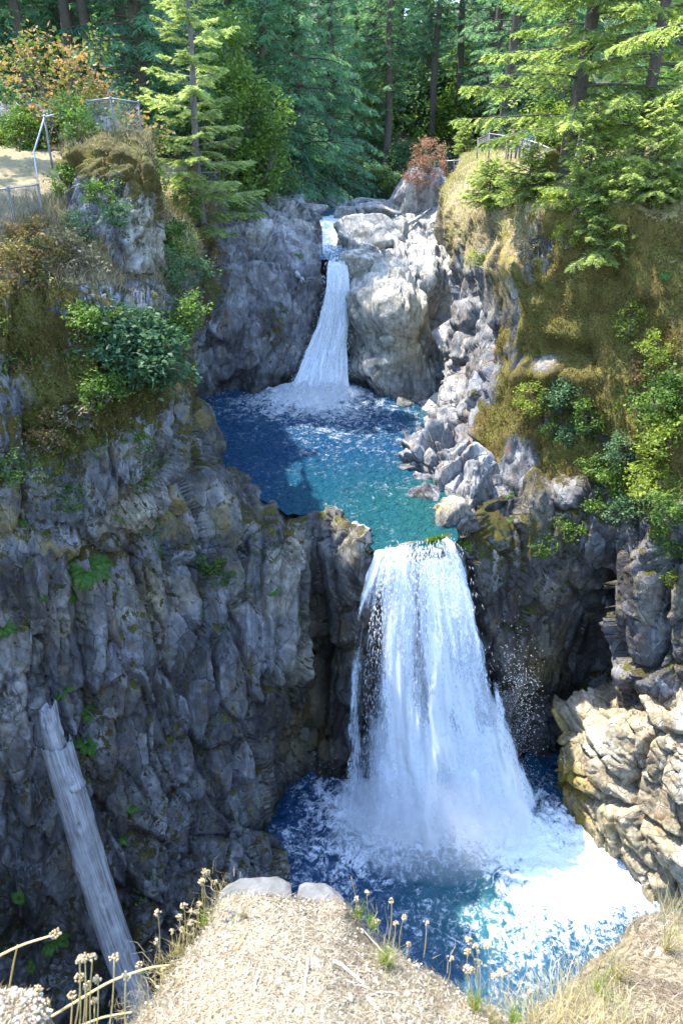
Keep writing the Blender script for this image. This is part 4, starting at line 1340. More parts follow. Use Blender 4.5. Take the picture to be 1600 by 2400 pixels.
# two stone slabs that end the near ledge
boulder('stone_slab', PZ(594, 2126, 21.464), (.160, .13, .075), .10, 71, M_slab, 'grey stone slab with orange lichen at the tip of the near ledge', dict(pale=.35, yellow=.15), 'stone slabs at the tip of the near ledge',
        'stone', extra=((0, 0, 1, .34), (0, 1, 0, .8), (0, -1, 0, .8), (1, 0, 0, .9), (-1, 0, 0, .9)), rough=.02)
boulder('stone_slab', PZ(744, 2150, 21.46), (.125, .15, .075), -.05, 72, M_slab, 'squarer plain grey stone slab beside the lichened one', dict(pale=.45), 'stone slabs at the tip of the near ledge',
        'stone', extra=((0, 0, 1, .34), (0, 1, 0, .8), (0, -1, 0, .8), (1, .05, 0, .8), (-1, 0, 0, .8)), rough=.02)

# ------------------------------------------------------------------ driftwood log leaning on the gorge wall
tw = NT('weathered_wood')
oc = tw.n('TexCoord').outputs['Object']
g1 = tw.noise(1.0, 7, .65, tw.map((16, 16, .55), src=oc), .3)
g2 = tw.noise(2.2, 4, .6, oc)
g3 = tw.step(tw.noise(1.0, 5, .6, tw.map((5, 5, .5), src=oc), .4), .52, .66)
wc = tw.ramp(tw.math('ADD', tw.math('MULTIPLY', g1, .7), tw.math('MULTIPLY', g2, .3)), [(.34, (.11, .105, .11)), (.5, (.28, .28, .295)), (.66, (.47, .465, .475))])
wc = tw.mix(tw.math('MULTIPLY', g3, .6), wc, (.16, .135, .105))
wb = tw.n('Bump', {'Strength': .9, 'Distance': .06, 'Height': g1})
M_wood = tw.surf(tw.n('BsdfPrincipled', {'Base Color': wc, 'Roughness': .8, 'Normal': wb.outputs[0]}).outputs[0])


def log_mesh(L, r0, r1, seed, broken=True, nl=150, ns=48, crack=0.035):
    """log along +Z, base at 0, frayed top"""
    t = np.linspace(0, 1, nl)
    a = np.linspace(0, 2 * math.pi, ns, endpoint=False)
    T, A_ = np.meshgrid(t, a, indexing='ij')
    R = r0 + (r1 - r0) * T
    q = np.stack([np.cos(A_) * 2.6, np.sin(A_) * 2.6, T * L * .10], -1).reshape(-1, 3)
    gr = fbm(q * 1.7, 4, seed).reshape(T.shape)
    fis = -np.clip(np.abs(fbm(q * 1.1, 3, seed + 3).reshape(T.shape)) * -9 + 1, 0, 1)
    R = R * (1 + .07 * gr) + crack * fis + .05 * np.sin(T * 5 + A_)
    r = np.random.default_rng(seed)
    for _ in range(16):                                          # knots
        k0, a0 = r.uniform(.08, .95), r.uniform(0, 6.28)
        da = np.angle(np.exp(1j * (A_ - a0)))
        g = np.exp(-(((T - k0) * L / .10) ** 2 + (da * r0 / .08) ** 2))
        R = R + .05 * np.exp(-(((T - k0) * L / .25) ** 2 + (da * r0 / .16) ** 2)) - .10 * g
    Z = T * L
    if broken:
        cut = L - 0.32 * np.clip(fbm(np.stack([np.cos(a) * 1.6, np.sin(a) * 1.6, 0 * a], -1), 3, seed + 8) + .45, 0, 1)[None]
        Z = np.minimum(Z, cut)
    bend = .10 * np.sin(T * 3.0)
    V = np.stack([R * np.cos(A_) + bend, R * np.sin(A_), Z], -1).reshape(-1, 3)
    i = np.arange(nl - 1)[:, None] * ns
    k = np.arange(ns)[None]
    Q = np.stack([i + k, i + (k + 1) % ns, i + ns + (k + 1) % ns, i + ns + k], -1).reshape(-1, 4)
    V = np.concatenate([V, [[bend[0, 0], 0, -.1], [bend[-1, 0], 0, L - 1.2]]])
    T3 = np.array([[len(V) - 2, (q + 1) % ns, q] for q in range(ns)] + [[len(V) - 1, (nl - 1) * ns + q, (nl - 1) * ns + (q + 1) % ns] for q in range(ns)])
    return V, [Q, T3]


def aim(o, a, b):
    d = Vector(b - a)
    o.location = Vector(a)
    o.rotation_mode = 'QUATERNION'
    o.rotation_quaternion = d.to_track_quat('Z', 'Y')


pa, pb = PY(362, 2440, 10.6), PY(128, 1735, 13.75)
Ll = float(np.linalg.norm(pb - pa))
V_, F_ = log_mesh(Ll, .44, .41, 7)
dl = link('driftwood_log', mesh_np('driftwood_log', V_, F_, M_wood, True), label='bleached driftwood log leaning against the gorge wall', cat='log')
aim(dl, pa, pb)
V_, F_ = log_mesh(2.6, .30, .24, 17, True, 60, 26, .03)
sp = link('splintered_end', mesh_np('splintered_end', V_, F_, M_wood, True), dl)
sp.location = (-.10, .10, Ll - 1.5)
sp.rotation_euler = (.05, -.02, .4)
# small log lying on the lip of the fall
pa, pb = PY(812, 1238, 20.9), PY(868, 1250, 20.35)
V_, F_ = log_mesh(float(np.linalg.norm(pb - pa)), .085, .075, 27, False, 30, 16, .008)
o_ = link('lip_log', mesh_np('lip_log', V_, F_, M_wood, True), label='short brown log stranded on the lip above the fall', cat='log')
aim(o_, pa, pb)
# dead poles lying on the rocks
for k, (q0, q1, lab) in enumerate([((665, 614, 39.0), (715, 662, 38.2), 'thin bare pole lying on the rock wall beside the upper fall'),
                                   ((655, 690, 37.6), (678, 735, 37.3), 'short bare stick hanging on the rock wall left of the fall'),
                                   ((930, 545, 46), (1010, 490, 47), 'grey pole lying across the shaded slabs above the pale rocks')]):
    a_, b_ = PY(*q0), PY(*q1)
    V_, F_ = log_mesh(float(np.linalg.norm(b_ - a_)), .05, .03, 50 + k, False, 20, 8, .003)
    aim(link('bare_pole', mesh_np('bare_pole', V_, F_, M_wood, True), label=lab, cat='pole'), a_, b_)
# ------------------------------------------------------------------ plants
M_bark = plain_material('fir_bark', (.035, .028, .022), (.13, .105, .085), 6, .95, 0, .8, (6, 6, 1.2), .05)
M_barkg = plain_material('grey_bark', (.07, .062, .06), (.22, .20, .19), 6, .95, 0, .8, (6, 6, 1.2), .05)
M_twig = plain_material('grey_twig', (.10, .085, .07), (.26, .23, .20), 9, .95)
M_firl = leaf_material('sunny_fir_needles', (.095, .145, .045), (.44, .48, .20), .58, .12)
M_firp = leaf_material('pale_fir_needles', (.14, .185, .075), (.47, .52, .27), .5, .0)
M_cedar = leaf_material('cedar_sprays', (.040, .12, .080), (.20, .37, .22), .45, .2)
M_dark = leaf_material('forest_needles', (.042, .105, .078), (.22, .35, .21), .5, .35)
M_bush = leaf_material('shrub_leaves', (.025, .07, .014), (.16, .24, .045), .38, .2)
M_bushb = leaf_material('bluish_shrub_leaves', (.022, .065, .030), (.13, .21, .10), .33, .2)
M_yel = leaf_material('yellow_green_leaves', (.07, .12, .014), (.36, .40, .07), .45, .15)
M_brown = leaf_material('withered_leaves', [(0, (.05, .075, .015)), (.45, (.16, .13, .04)), (1, (.38, .19, .09))], None, .35, .15)
M_maple = leaf_material('maple_leaves', [(0, (.022, .060, .014)), (.42, (.09, .14, .035)), (.62, (.22, .15, .055)), (1, (.38, .20, .11))], None, .4, .1)
M_fern = leaf_material('fern_fronds', (.03, .085, .016), (.12, .24, .04), .4, .1)
M_straw = leaf_material('dry_straw', (.24, .18, .085), (.62, .52, .30), .3, .1, .7)
M_grass = leaf_material('green_grass', (.10, .15, .02), (.40, .44, .10), .4, .1)
M_brush = leaf_material('grey_brush', [(0, (.08, .075, .05)), (.5, (.22, .17, .10)), (1, (.42, .35, .24))], None, .3, .1)


def conifer(seed, H, cb, Lmax, nb, rise=.25, droop=.45, spacing=.14, nsp=.055, nl=.10, nw=.024, rad=.16, lean=(0, 0), prof=None, hang=.25, bare=0.0, zmax=None, tw=.30):
    """trunk-and-limbs mesh builder, needle mesh builder"""
    r = np.random.default_rng(seed)
    bark, leaf = MB(), MB()
    m = 12
    z = np.linspace(0, H, m)
    sway = np.stack([lean[0] * z + .12 * np.sin(z * .5 + seed), lean[1] * z + .12 * np.cos(z * .43 + seed), z], -1)
    bark.tube(sway, rad * (1 - .93 * z / H) + .012, 9)
    for k in range(nb):
        f = (k + r.random()) / nb
        zz = cb + (H - cb) * f ** 1.08
        if zmax and zz > zmax: break
        p = prof(f) if prof else min(1, f * 5 + .55) * (1 - f) ** .75
        l = Lmax * p * r.uniform(.55, 1.12) + .15
        az = k * 2.399 + r.normal(0, .35)
        base = np.array([np.interp(zz, z, sway[:, 0]), np.interp(zz, z, sway[:, 1]), zz])
        out = np.array([math.cos(az), math.sin(az), 0])
        s = np.linspace(0, 1, 7)
        ri, dr = rise + .5 * f + r.normal(0, .08), droop * (1 - .5 * f) * r.uniform(.7, 1.25)
        side = np.array([-out[1], out[0], 0])
        wig = r.normal(0, .05, 2)
        pts = base + out * (l * s)[:, None] + np.array([0, 0, 1.0]) * (l * (ri * s - dr * s ** 2 + .12 * s ** 3))[:, None] + side * (l * wig[0] * np.sin(s * 4))[:, None]
        bark.tube(pts, (.011 * l + .006) * (1 - .85 * s) + .002, 5, False)
        n = max(4, int(2 * l / spacing))
        ts = np.sort(r.uniform(bare if f < .6 else .08, 1.0, n))
        c = np.stack([np.interp(ts, s, pts[:, i]) for i in range(3)], -1)
        tg = unit(np.stack([np.interp(np.minimum(ts + .04, 1), s, pts[:, i]) - np.interp(np.maximum(ts - .04, 0), s, pts[:, i]) for i in range(3)], -1))
        sg = np.where(np.arange(n) % 2 == 0, 1, -1)[:, None]
        td = unit(side * sg * r.uniform(.5, 1.0, (n, 1)) + tg * r.uniform(.45, .9, (n, 1)) + np.array([0, 0, -1.0]) * hang * r.uniform(.3, 1.6, (n, 1)))
        tl = (tw * l * (1.05 - ts) ** .7 + .10) * r.uniform(.6, 1.15, n)
        q = max(3, int(tl.mean() / nsp))
        w = (np.arange(q) + .5) / q
        C = c[:, None] + td[:, None] * (tl[:, None] * w[None])[..., None]
        C[..., 2] -= hang * .35 * (tl[:, None] * w[None] ** 2)
        nsd = np.cross(td, np.array([0, 0, 1.0]))
        nsd = unit(nsd)
        tint0 = r.uniform(.15, .75) + .15 * f
        for sd in (1, -1, 0):
            d = unit(td[:, None] * .75 + nsd[:, None] * (sd * .8) + np.array([0, 0, .25 if sd == 0 else -.12]) + r.normal(0, .14, (n, q, 3)))
            sidev = unit(np.cross(d, np.array([0.2, 0.3, 1.0]) + r.normal(0, .5, (n, q, 3))))
            tn = np.clip(tint0 + .22 * (w[None] - .4) + r.normal(0, .12, (n, q)), 0, 1)
            leaf.spikes(C.reshape(-1, 3), d.reshape(-1, 3), sidev.reshape(-1, 3), nl * r.uniform(.7, 1.2, n * q), nw, tn.ravel())
        bark_n = min(n, 5)
        for j in r.choice(n, bark_n, replace=False) if nsp < .08 else ():
            bark.tube(np.stack([c[j], c[j] + td[j] * tl[j] * .5, C[j, -1]]), [.006, .005, .002], 3, False)
    return bark, leaf


def conifer_tree(name, p, label, mats, group=None, **kw):
    b, l = conifer(**kw)
    t = empty(name, p, label, 'tree', group)
    b.build('trunk', mats[0], t, True)
    l.build('crown', mats[1], t)
    return t


def bush(seed, rx, ry, rz, nst, ncl, nleaf, ll, lw, base=(0, 0, 0), spread=.16, upb=.6, flat=False, droopy=0.0):
    r = np.random.default_rng(seed)
    bark, leaf = MB(), MB()
    d = unit(r.normal(0, 1, (ncl, 3)) + np.array([0, 0, .35]))
    rr = r.uniform(.35, 1.0, ncl) ** .6
    cl = d * rr[:, None] * np.array([rx, ry, rz]) + np.array([0, 0, rz * .75])
    cl *= (1 + .75 * fbm(cl * 1.1 / max(rx, .1) + seed, 2, seed))[:, None]
    cl[:, :2] += r.normal(0, .10, (ncl, 2)) * rx
    st = unit(r.normal(0, 1, (nst, 3)) * np.array([1, 1, .15]) + np.array([0, 0, 1.2])) * np.array([rx, ry, rz]) * .6
    for k in range(nst):
        bark.tube(np.stack([np.zeros(3), st[k] * .5 + r.normal(0, .05 * rx, 3), st[k]]), [.018 * rx + .006, .012 * rx + .004, .005 * rx + .003], 4, False)
    for k in range(ncl):
        j = np.argmin(((st - cl[k]) ** 2).sum(1))
        md = (st[j] + cl[k]) / 2 + r.normal(0, .06 * rx, 3)
        bark.tube(np.stack([st[j], md, cl[k]]), [.005 * rx + .003, .004 * rx + .002, .002], 3, False)
    n = nleaf
    k = r.integers(0, ncl, n)
    C = cl[k] + r.normal(0, 1, (n, 3)) * np.array([rx, ry, rz]) * spread
    C[:, 2] -= droopy * np.abs(r.normal(0, 1, n)) * rz * .2
    D = unit(r.normal(0, 1, (n, 3)) * np.array([1, 1, .5]) + np.array([0, 0, -.15]))
    Nn = unit(r.normal(0, .55, (n, 3)) + np.array([0, 0, upb]))
    S = unit(np.cross(D, Nn))
    tc = r.uniform(.15, .85, ncl)
    leaf.leaves(C, D, S, ll * r.uniform(.45, 1.5, n), lw * r.uniform(.5, 1.35, n), np.clip(tc[k] + r.normal(0, .16, n), 0, 1))
    return bark, leaf


def shrub(name, p, label, mat, group=None, cat='shrub', twig=None, **kw):
    b, l = bush(**kw)
    t = empty(name, p, label, cat, group)
    b.build('stem', twig or M_twig, t)
    l.build('foliage', mat, t)
    return t


# --- hero conifers
conifer_tree('young_fir', PY(482, 552, 36.5) - np.array([0, 0, .5]), 'lone sunlit young fir standing below the mossy knob', (M_barkg, M_firp),
             seed=3, H=16.5, cb=.7, Lmax=3.6, nb=80, rise=.02, droop=.22, rad=.20, hang=.28, bare=.12, nl=.18, nw=.060, zmax=14, spacing=.13, nsp=.065, tw=.36)
conifer_tree('fir_tree', PY(1326, 425, 27.2) - np.array([0, 0, .5]), 'sunlit fir with a dark trunk on the cliff top near the walkers', (M_bark, M_firl),
             seed=5, H=20, cb=2.0, Lmax=4.4, nb=112, rise=.08, droop=.30, rad=.27, hang=.45, bare=.12, nl=.18, nw=.060, spacing=.17, nsp=.08, zmax=9.5, tw=.28, prof=lambda f: min(1, .85 + f) * (1 - f) ** .5)
conifer_tree('fir_tree', PY(1475, 400, 25.6) - np.array([0, 0, .5]), 'thinner fir with drooping sprays to the right of the dark trunked fir', (M_bark, M_firl),
             seed=8, H=18, cb=1.6, Lmax=3.9, nb=96, rise=.10, droop=.40, rad=.2, hang=.5, bare=.15, nl=.17, nw=.058, spacing=.17, nsp=.08, zmax=9, tw=.28, lean=(.05, 0), prof=lambda f: min(1, .8 + f) * (1 - f) ** .5)
conifer_tree('fir_tree', PY(1735, 420, 20.5) - np.array([0, 0, .5]), 'fir at the picture edge with bare dark drooping limbs', (M_bark, M_firl),
             seed=11, H=16, cb=1.5, Lmax=5.0, nb=54, rise=.5, droop=.95, rad=.25, hang=.5, bare=.3, nl=.13, nw=.04, spacing=.16, nsp=.06, zmax=10, tw=.2)
for k, (u_, v_, Y_, H_, L_, lab) in enumerate([
    (1150, 480, 31, 1.7, 1.4, 'small bright fir on the turf rim above the upright slabs'),
    (1235, 470, 28.5, 1.8, 1.4, 'bushy little fir at the edge of the overhanging turf'),
    (1412, 600, 24.3, 2.6, 1.6, 'stunted fir growing out of the mossy cliff face'),
    (1360, 480, 26, 3.0, 1.7, 'low spreading fir on the rim below the dark trunked fir'),
    (1515, 470, 23.5, 2.6, 1.7, 'ragged low fir on the rim beside the picture edge'),
    (1088, 362, 43, 2.2, 1.0, 'pale green young fir by the end of the far fence'),
]):
    p_, n_ = hit(u_, v_)
    conifer_tree('young_fir', p_ - np.array([0, 0, .1]), lab, (M_bark, M_firl), 'young firs along the cliff rim',
                 seed=30 + k, H=H_, cb=.1, Lmax=L_, nb=58, rise=.10, droop=.30, rad=.04, hang=.4, bare=.05, nl=.13, nw=.045, spacing=.11, nsp=.06, tw=.36)

# --- cedars and forest
cp = lambda f: (1 - f) ** .8 * min(1, .75 + f * 2)
ced = [conifer(seed=50 + k, H=24, cb=.5, Lmax=6.0 - k * .6, nb=190, rise=.10, droop=.62, spacing=.42, nsp=.24, nl=.42, nw=.085, rad=.45, hang=.9, prof=cp, tw=.22, zmax=19) for k in range(2)]
cedm = [(b.mesh('trunk', M_bark, True), l.mesh('crown', M_cedar)) for b, l in ced]
# douglas firs: long clear trunks, ragged crowns
fp = lambda f: min(1, .45 + f * 2.2) * (1 - f) ** .6
fir = [conifer(seed=60 + k, H=34, cb=[2, 7, 4, 9][k], Lmax=[4.6, 4.0, 5.0, 3.4][k], nb=150, rise=.05, droop=.40, spacing=.50, nsp=.30, nl=.40, nw=.10, rad=[.42, .38, .5, .33][k], hang=.5,
               prof=fp, tw=.24, bare=.15, zmax=27) for k in range(4)]
firm = [(b.mesh('trunk', M_bark, True), l.mesh('crown', M_dark)) for b, l in fir]


def forest(name, p, label, group, meshes, s=1.0, rz=0.0, sz=None):
    t = empty(name, p, label, 'tree', group)
    t.scale = (s, s, sz or s)
    t.rotation_euler = (0, 0, rz)
    link('trunk', meshes[0], t)
    link('crown', meshes[1], t)
    return t


def at_ground(u, Y, sink=.3):
    x = (u - 800) / FPX * (Y * cT + 1.5 * sT)
    return np.array([x, Y, drop(x, Y) - sink])


GC = 'big cedars behind the upper fall'
for u_, Y_, s_, k, lab in [(700, 55, 1.0, 0, 'tall drooping cedar straight above the upper fall'), (628, 51, .85, 1, 'drooping cedar just behind the young fir'),
                           (560, 56, .95, 0, 'cedar half hidden behind the sunlit young fir'), (775, 62, .95, 1, 'cedar on the far river bank beside the tall one'),
                           (650, 66, 1.2, 1, 'big cedar rising behind the others'), (830, 72, .8, 0, 'smaller cedar deep in the gap over the river'),
                           (930, 104, 1.25, 1, 'far cedar closing the gap right of the clear dark trunk'), (985, 98, 1.2, 0, 'far cedar behind the reddish shrub')]:
    forest('cedar_tree', at_ground(u_, Y_), lab, GC, cedm[k], s_, u_ * .37)
GF_ = 'tall trunked firs of the far forest'
for k, (u_, Y_, m_, s_, lab) in enumerate([(905, 70, 1, 1.0, 'tall fir with a clear dark trunk over the river gap'), (872, 82, 3, 1.0, 'slim fir trunk beside the clear dark trunk'),
                                           (800, 84, 3, 1.0, 'slim fir trunk above the cedars'), (1062, 80, 1, 1.1, 'thick fir trunk behind the red shrub'),
                                           (325, 47, 1, 1.0, 'tall fir trunk rising behind the fence on the knob'), (205, 46, 3, 1.0, 'slim fir behind the maple with withered leaves'),
                                           (1140, 74, 2, 1.0, 'dark bushy fir behind the sunlit fir crowns')]):
    forest('fir_tree', at_ground(u_, Y_), lab, None, firm[m_], s_, k * 1.7)
rng = np.random.default_rng(12)
FL = 'dark fir in the dense far forest'
spots = []
for Yr, n_, u0, u1 in [(46, 7, -250, 430), (54, 8, -300, 520), (64, 9, -250, 560), (76, 13, -250, 1500), (90, 16, -250, 1900), (108, 18, -300, 1900), (130, 18, -300, 1900),
                       (46, 4, 1500, 2000), (60, 7, 1150, 2000), (150, 16, -300, 1900)]:
    for j in range(n_):
        spots.append((u0 + (u1 - u0) * (j + rng.uniform(.15, .85)) / n_, Yr * rng.uniform(.95, 1.05)))
for x_, Y_ in [(-17, 12), (-19, 19), (-16.5, 25), (-23, 15), (-24, 24), (-21, 30), (-15.5, 29.5)]:      # trees beside the path, outside the picture, that shade the bank
    forest('fir_tree', np.array([x_, Y_, 22.5]), 'tall fir beside the left path outside the view', 'firs shading the path', firm[int(abs(x_)) % 4], .75, Y_)
for u_, Y_ in spots:
    x_ = (u_ - 800) / FPX * (Y_ * cT + 1.5 * sT)
    if Y_ < 70 and abs(x_ - 1.0) < 8: continue
    m_ = firm[rng.integers(0, 4)] if rng.random() < .75 else cedm[rng.integers(0, 2)]
    reg = ('left of the cedars' if u_ < 560 else 'over the river gap' if u_ < 1130 else 'behind the sunlit firs')
    rowt = ('first rows' if Y_ < 60 else 'middle rows' if Y_ < 95 else 'last rows')
    forest('fir_tree', at_ground(u_, Y_), 'dark fir in the %s of the forest %s' % (rowt, reg), 'firs in the %s %s' % (rowt, reg), m_, rng.uniform(.8, 1.15), rng.uniform(0, 6.28))

# --- understorey: deciduous shrubs and small trees along the river and the paths
und = [bush(seed=90 + k, rx=2.4, ry=2.4, rz=2.0, nst=7, ncl=80, nleaf=6500, ll=.22, lw=.15, spread=.13) for k in range(3)]
undm = [(b.mesh('stem', M_twig), l.mesh('foliage', m)) for (b, l), m in zip(und, (M_bush, M_bushb, M_yel))]
undm.append((undm[1][0], und[1][1].mesh('foliage', M_bush)))


def under_shrub(p, label, group, k, s, rz=0, sz=None, name='forest_shrub', cat='shrub'):
    t = empty(name, p, label, cat, group)
    t.scale = (s, s, sz or s)
    t.rotation_euler = (0, 0, rz)
    link('stem', undm[k][0], t)
    link('foliage', undm[k][1], t)
    return t


for k in range(30):
    u_, Y_ = rng.uniform(800, 1250), rng.uniform(78, 125)
    under_shrub(at_ground(u_, Y_, .4), 'leafy bush among the firs on the slope over the river gap', 'bushes on the slope over the river gap', [1, 3, 0][k % 3], rng.uniform(1.0, 1.9), k)
US = 'leafy shrub in the shade along the far river bank'
for k in range(46):
    Y_ = rng.uniform(47, 66)
    u_ = rng.uniform(500, 930)
    x_ = (u_ - 800) / FPX * (Y_ * cT + 1.5 * sT)
    if abs(x_ - (1.5 if Y_ > 56 else 0.5)) < 4.0 and Y_ < 64: continue
    under_shrub(at_ground(u_, Y_, .2), US, 'shrubs along the far river bank', [0, 1, 1, 3][k % 4], rng.uniform(.55, 1.0), k)
for k in range(12):
    x_ = rng.uniform(-5, 9)
    under_shrub(np.array([x_, rng.uniform(66, 78), 20.0]), US, 'shrubs along the far river bank', [1, 1, 3][k % 3], rng.uniform(.8, 1.3), k)
UL = 'leafy shrub in the woods behind the left path'
for k in range(15):
    Y_ = rng.uniform(31, 44)
    u_ = rng.uniform(-150, 330)
    under_shrub(at_ground(u_, Y_, .2), UL, 'shrubs in the woods behind the path', [1, 1, 3, 0][k % 4], rng.uniform(.4, .75), k)
UR = 'leafy shrub behind the fence on the cliff top'
for k in range(14):
    Y_ = rng.uniform(42, 56)
    u_ = rng.uniform(1190, 1650)
    under_shrub(at_ground(u_, Y_, .2), UR, 'shrubs behind the cliff top path', [0, 3, 2, 0][k % 4], rng.uniform(.5, .95), k)
for u_, Y_, lab, m_, sd in [(560, 45, 'tall leafy tree glowing behind the young fir crown', M_bush, 1), (505, 50, 'rounded leafy tree between cedar and young fir', M_bushb, 2)]:
    shrub('leafy_tree', at_ground(u_, Y_, .2), lab, m_, cat='tree', twig=M_barkg, seed=sd, rx=3.6, ry=3.4, rz=4.6, nst=7, ncl=130, nleaf=14000, ll=.22, lw=.15, spread=.09)
for u_, Y_, s_, lab in [(190, 33, 1.15, 'maple with withered brown leaves above the path fence'), (290, 30.5, .75, 'smaller maple with brown leaves beside the knob fence')]:
    shrub('maple_tree', at_ground(u_, Y_, .2), lab, M_maple, cat='tree', seed=int(u_), rx=2.1 * s_, ry=2 * s_, rz=2.0 * s_, nst=6, ncl=60, nleaf=3200, ll=.17, lw=.14, spread=.13)
shrub('red_shrub', PY(1005, 408, 46.5) - np.array([0, 0, .6]), 'reddish withered shrub on the boulder above the river', leaf_material('reddish_leaves', (.14, .07, .05), (.42, .22, .17), .4, .0), seed=7, rx=1.25, ry=1.2, rz=1.15, nst=7, ncl=50, nleaf=3200, ll=.12, lw=.08, spread=.12)

# --- shrubs on the cliffs
rs = np.random.default_rng(77)
sh = [   # u, v, radius, leaves, material, label
    (300, 800, 1.35, 9000, M_bushb, 'big round green bush hanging over the gorge edge'),
    (395, 745, .8, 3200, M_bush, 'green bush joined to the big round one nearer the pool'),
    (215, 735, .7, 2200, M_bush, 'loose green bush behind the big round one'),
    (235, 890, .65, 1900, M_bush, 'leafy bush trailing below the big round bush'),
    (40, 640, .8, 1800, M_brown, 'withered brown bush at the top of the left bank'),
    (95, 610, .7, 1500, M_brown, 'brown leaved brush below the path fence'),
    (185, 600, .75, 1600, M_brush, 'grey dry brush on the bank below the knob'),
    (60, 540, .6, 1200, M_brown, 'rust coloured bush right under the path fence'),
    (385, 560, .9, 2600, M_bush, 'green bush in the gully beside the knob'),
    (400, 640, .9, 2600, M_bushb, 'dark green bush low in the gully beside the knob'),
    (470, 560, .9, 2000, M_brown, 'orange brown bush at the foot of the young fir'),
    (505, 610, .7, 1500, M_brush, 'straw coloured brush below the young fir'),
    (430, 480, .8, 1900, M_bush, 'small green bush behind the knob by the far fence'),
    (560, 480, 1.0, 2200, M_bush, 'low leafy bush beside the young fir trunk'),
    (150, 440, .55, 1500, M_bush, 'green bush climbing the knob beside the fence post'),
    (235, 440, .5, 1200, M_bush, 'small bush on the face of the knob'),
    (280, 490, .5, 1200, M_bushb, 'bluish leafed bush low on the knob'),
    (190, 520, .55, 1300, M_bushb, 'pale leafy bush at the foot of the knob'),
    (60, 330, .8, 2200, M_bush, 'dark green bush beyond the path'),
    (190, 300, .7, 1800, M_bush, 'leafy bush against the path fence'),
    (100, 1010, .6, 1100, M_brown, 'sparse brown bush on the overhanging bank'),
    (330, 1010, .4, 700, M_bush, 'small bush under the big round bush'),
    (180, 950, .55, 1000, M_brush, 'grey tangle of dry stems on the bank'),
    (30, 1080, .55, 1000, M_bush, 'low green bush on the left bank edge'),
    (170, 1150, .4, 700, M_bush, 'thin green bush above the tan overhang'),
    (515, 1335, .55, 1500, M_bush, 'bright green bush growing on the gorge wall'),
    (455, 1290, .4, 500, M_bushb, 'wispy bush left of the bright green one'),
    (1250, 925, .65, 1700, M_yel, 'sunlit yellow green bush on the mossy cliff'),
    (1330, 905, .8, 2200, M_bushb, 'bluish green bush beside the sunlit one on the moss'),
    (1395, 960, .8, 1800, M_bush, 'green bush spreading across the moss'),
    (1290, 985, .5, 900, M_bush, 'small bright bush below the sunlit one'),
    (1480, 740, .6, 900, M_yel, 'small pale tree standing on the moss face'),
    (1440, 1120, .8, 2200, M_bush, 'leafy bush at the bottom of the moss'),
    (1530, 1130, .9, 2300, M_yel, 'yellow green bush at the lower moss edge'),
    (1570, 1010, .9, 2400, M_yel, 'sunlit bush near the picture edge'),
    (1590, 880, .8, 1800, M_bush, 'green bush on the moss at the picture edge'),
    (1480, 1190, .7, 1900, M_bushb, 'dark leafy bush over the cave'),
    (1330, 1215, .6, 1500, M_bush, 'green bush on the brow of the cave'),
    (1270, 1265, .45, 1000, M_bush, 'bright bush clinging beside the cave brow'),
    (1400, 1170, .6, 1300, M_bush, 'leafy bush between moss and cave'),
    (1580, 1340, .4, 700, M_yel, 'pale bush hanging on the rock right of the cave'),
    (1300, 455, .6, 1100, M_yel, 'sunny bush hanging over the straw rim below the dark trunk'),
    (1395, 465, .7, 1300, M_bush, 'green bush sprawling over the straw rim'),
    (1490, 440, .6, 1200, M_bush, 'leafy bush where the straw rim meets the moss'),
    (1570, 455, .7, 1300, M_yel, 'yellow green bush on the straw rim at the picture edge'),
    (1250, 560, .45, 700, M_brush, 'dry tangle hanging under the turf rim'),
    (1540, 930, .9, 2000, M_bush, 'loose green bush between the two sunlit bushes at the edge'),
    (1460, 1030, .7, 1500, M_bushb, 'bluish bush in the lower middle of the moss'),
    (1590, 1180, .8, 1900, M_bush, 'dense green bush low at the picture edge'),
    (1390, 1080, .6, 1200, M_bush, 'thin bush above the brow of the cave'),
    (1340, 1000, .6, 1100, M_bushb, 'sparse bluish bush under the green one on the moss'),
    (1500, 860, .5, 800, M_brown, 'withered bush in the middle of the right moss'),
    (1330, 540, .5, 700, M_yel, 'small yellow bush under the rim of the moss'),
    (1190, 1150, .22, 260, M_fern, 'tiny green plant right of the jagged rocks'),
    (1560, 800, .6, 1100, M_yel, 'thin pale bush high on the moss at the picture edge'),
    (1130, 590, .5, 900, M_yel, 'yellow green bush hanging from the turf rim'),
    (1370, 330, 1.0, 1700, M_yel, 'yellowing bush beside the dark fir trunk'),
    (1420, 385, .8, 1300, M_yel, 'low yellow bush on the cliff top path side'),
]
for k, (u_, v_, r_, n_, m_, lab) in enumerate(sh):
    p_, n0 = hit(u_, v_ + 20)
    small = max(.055, .075 * r_ + .03)
    shrub('cliff_shrub', p_ + n0 * r_ * .25 - np.array([0, 0, r_ * .55]), lab, m_, 'shrubs growing on the cliffs', seed=200 + k, rx=r_, ry=r_ * .85, rz=r_ * .8, nst=6,
          ncl=int(26 + 22 * r_), nleaf=int(n_ * .9), ll=small * 1.15, lw=small * .75, spread=.15)

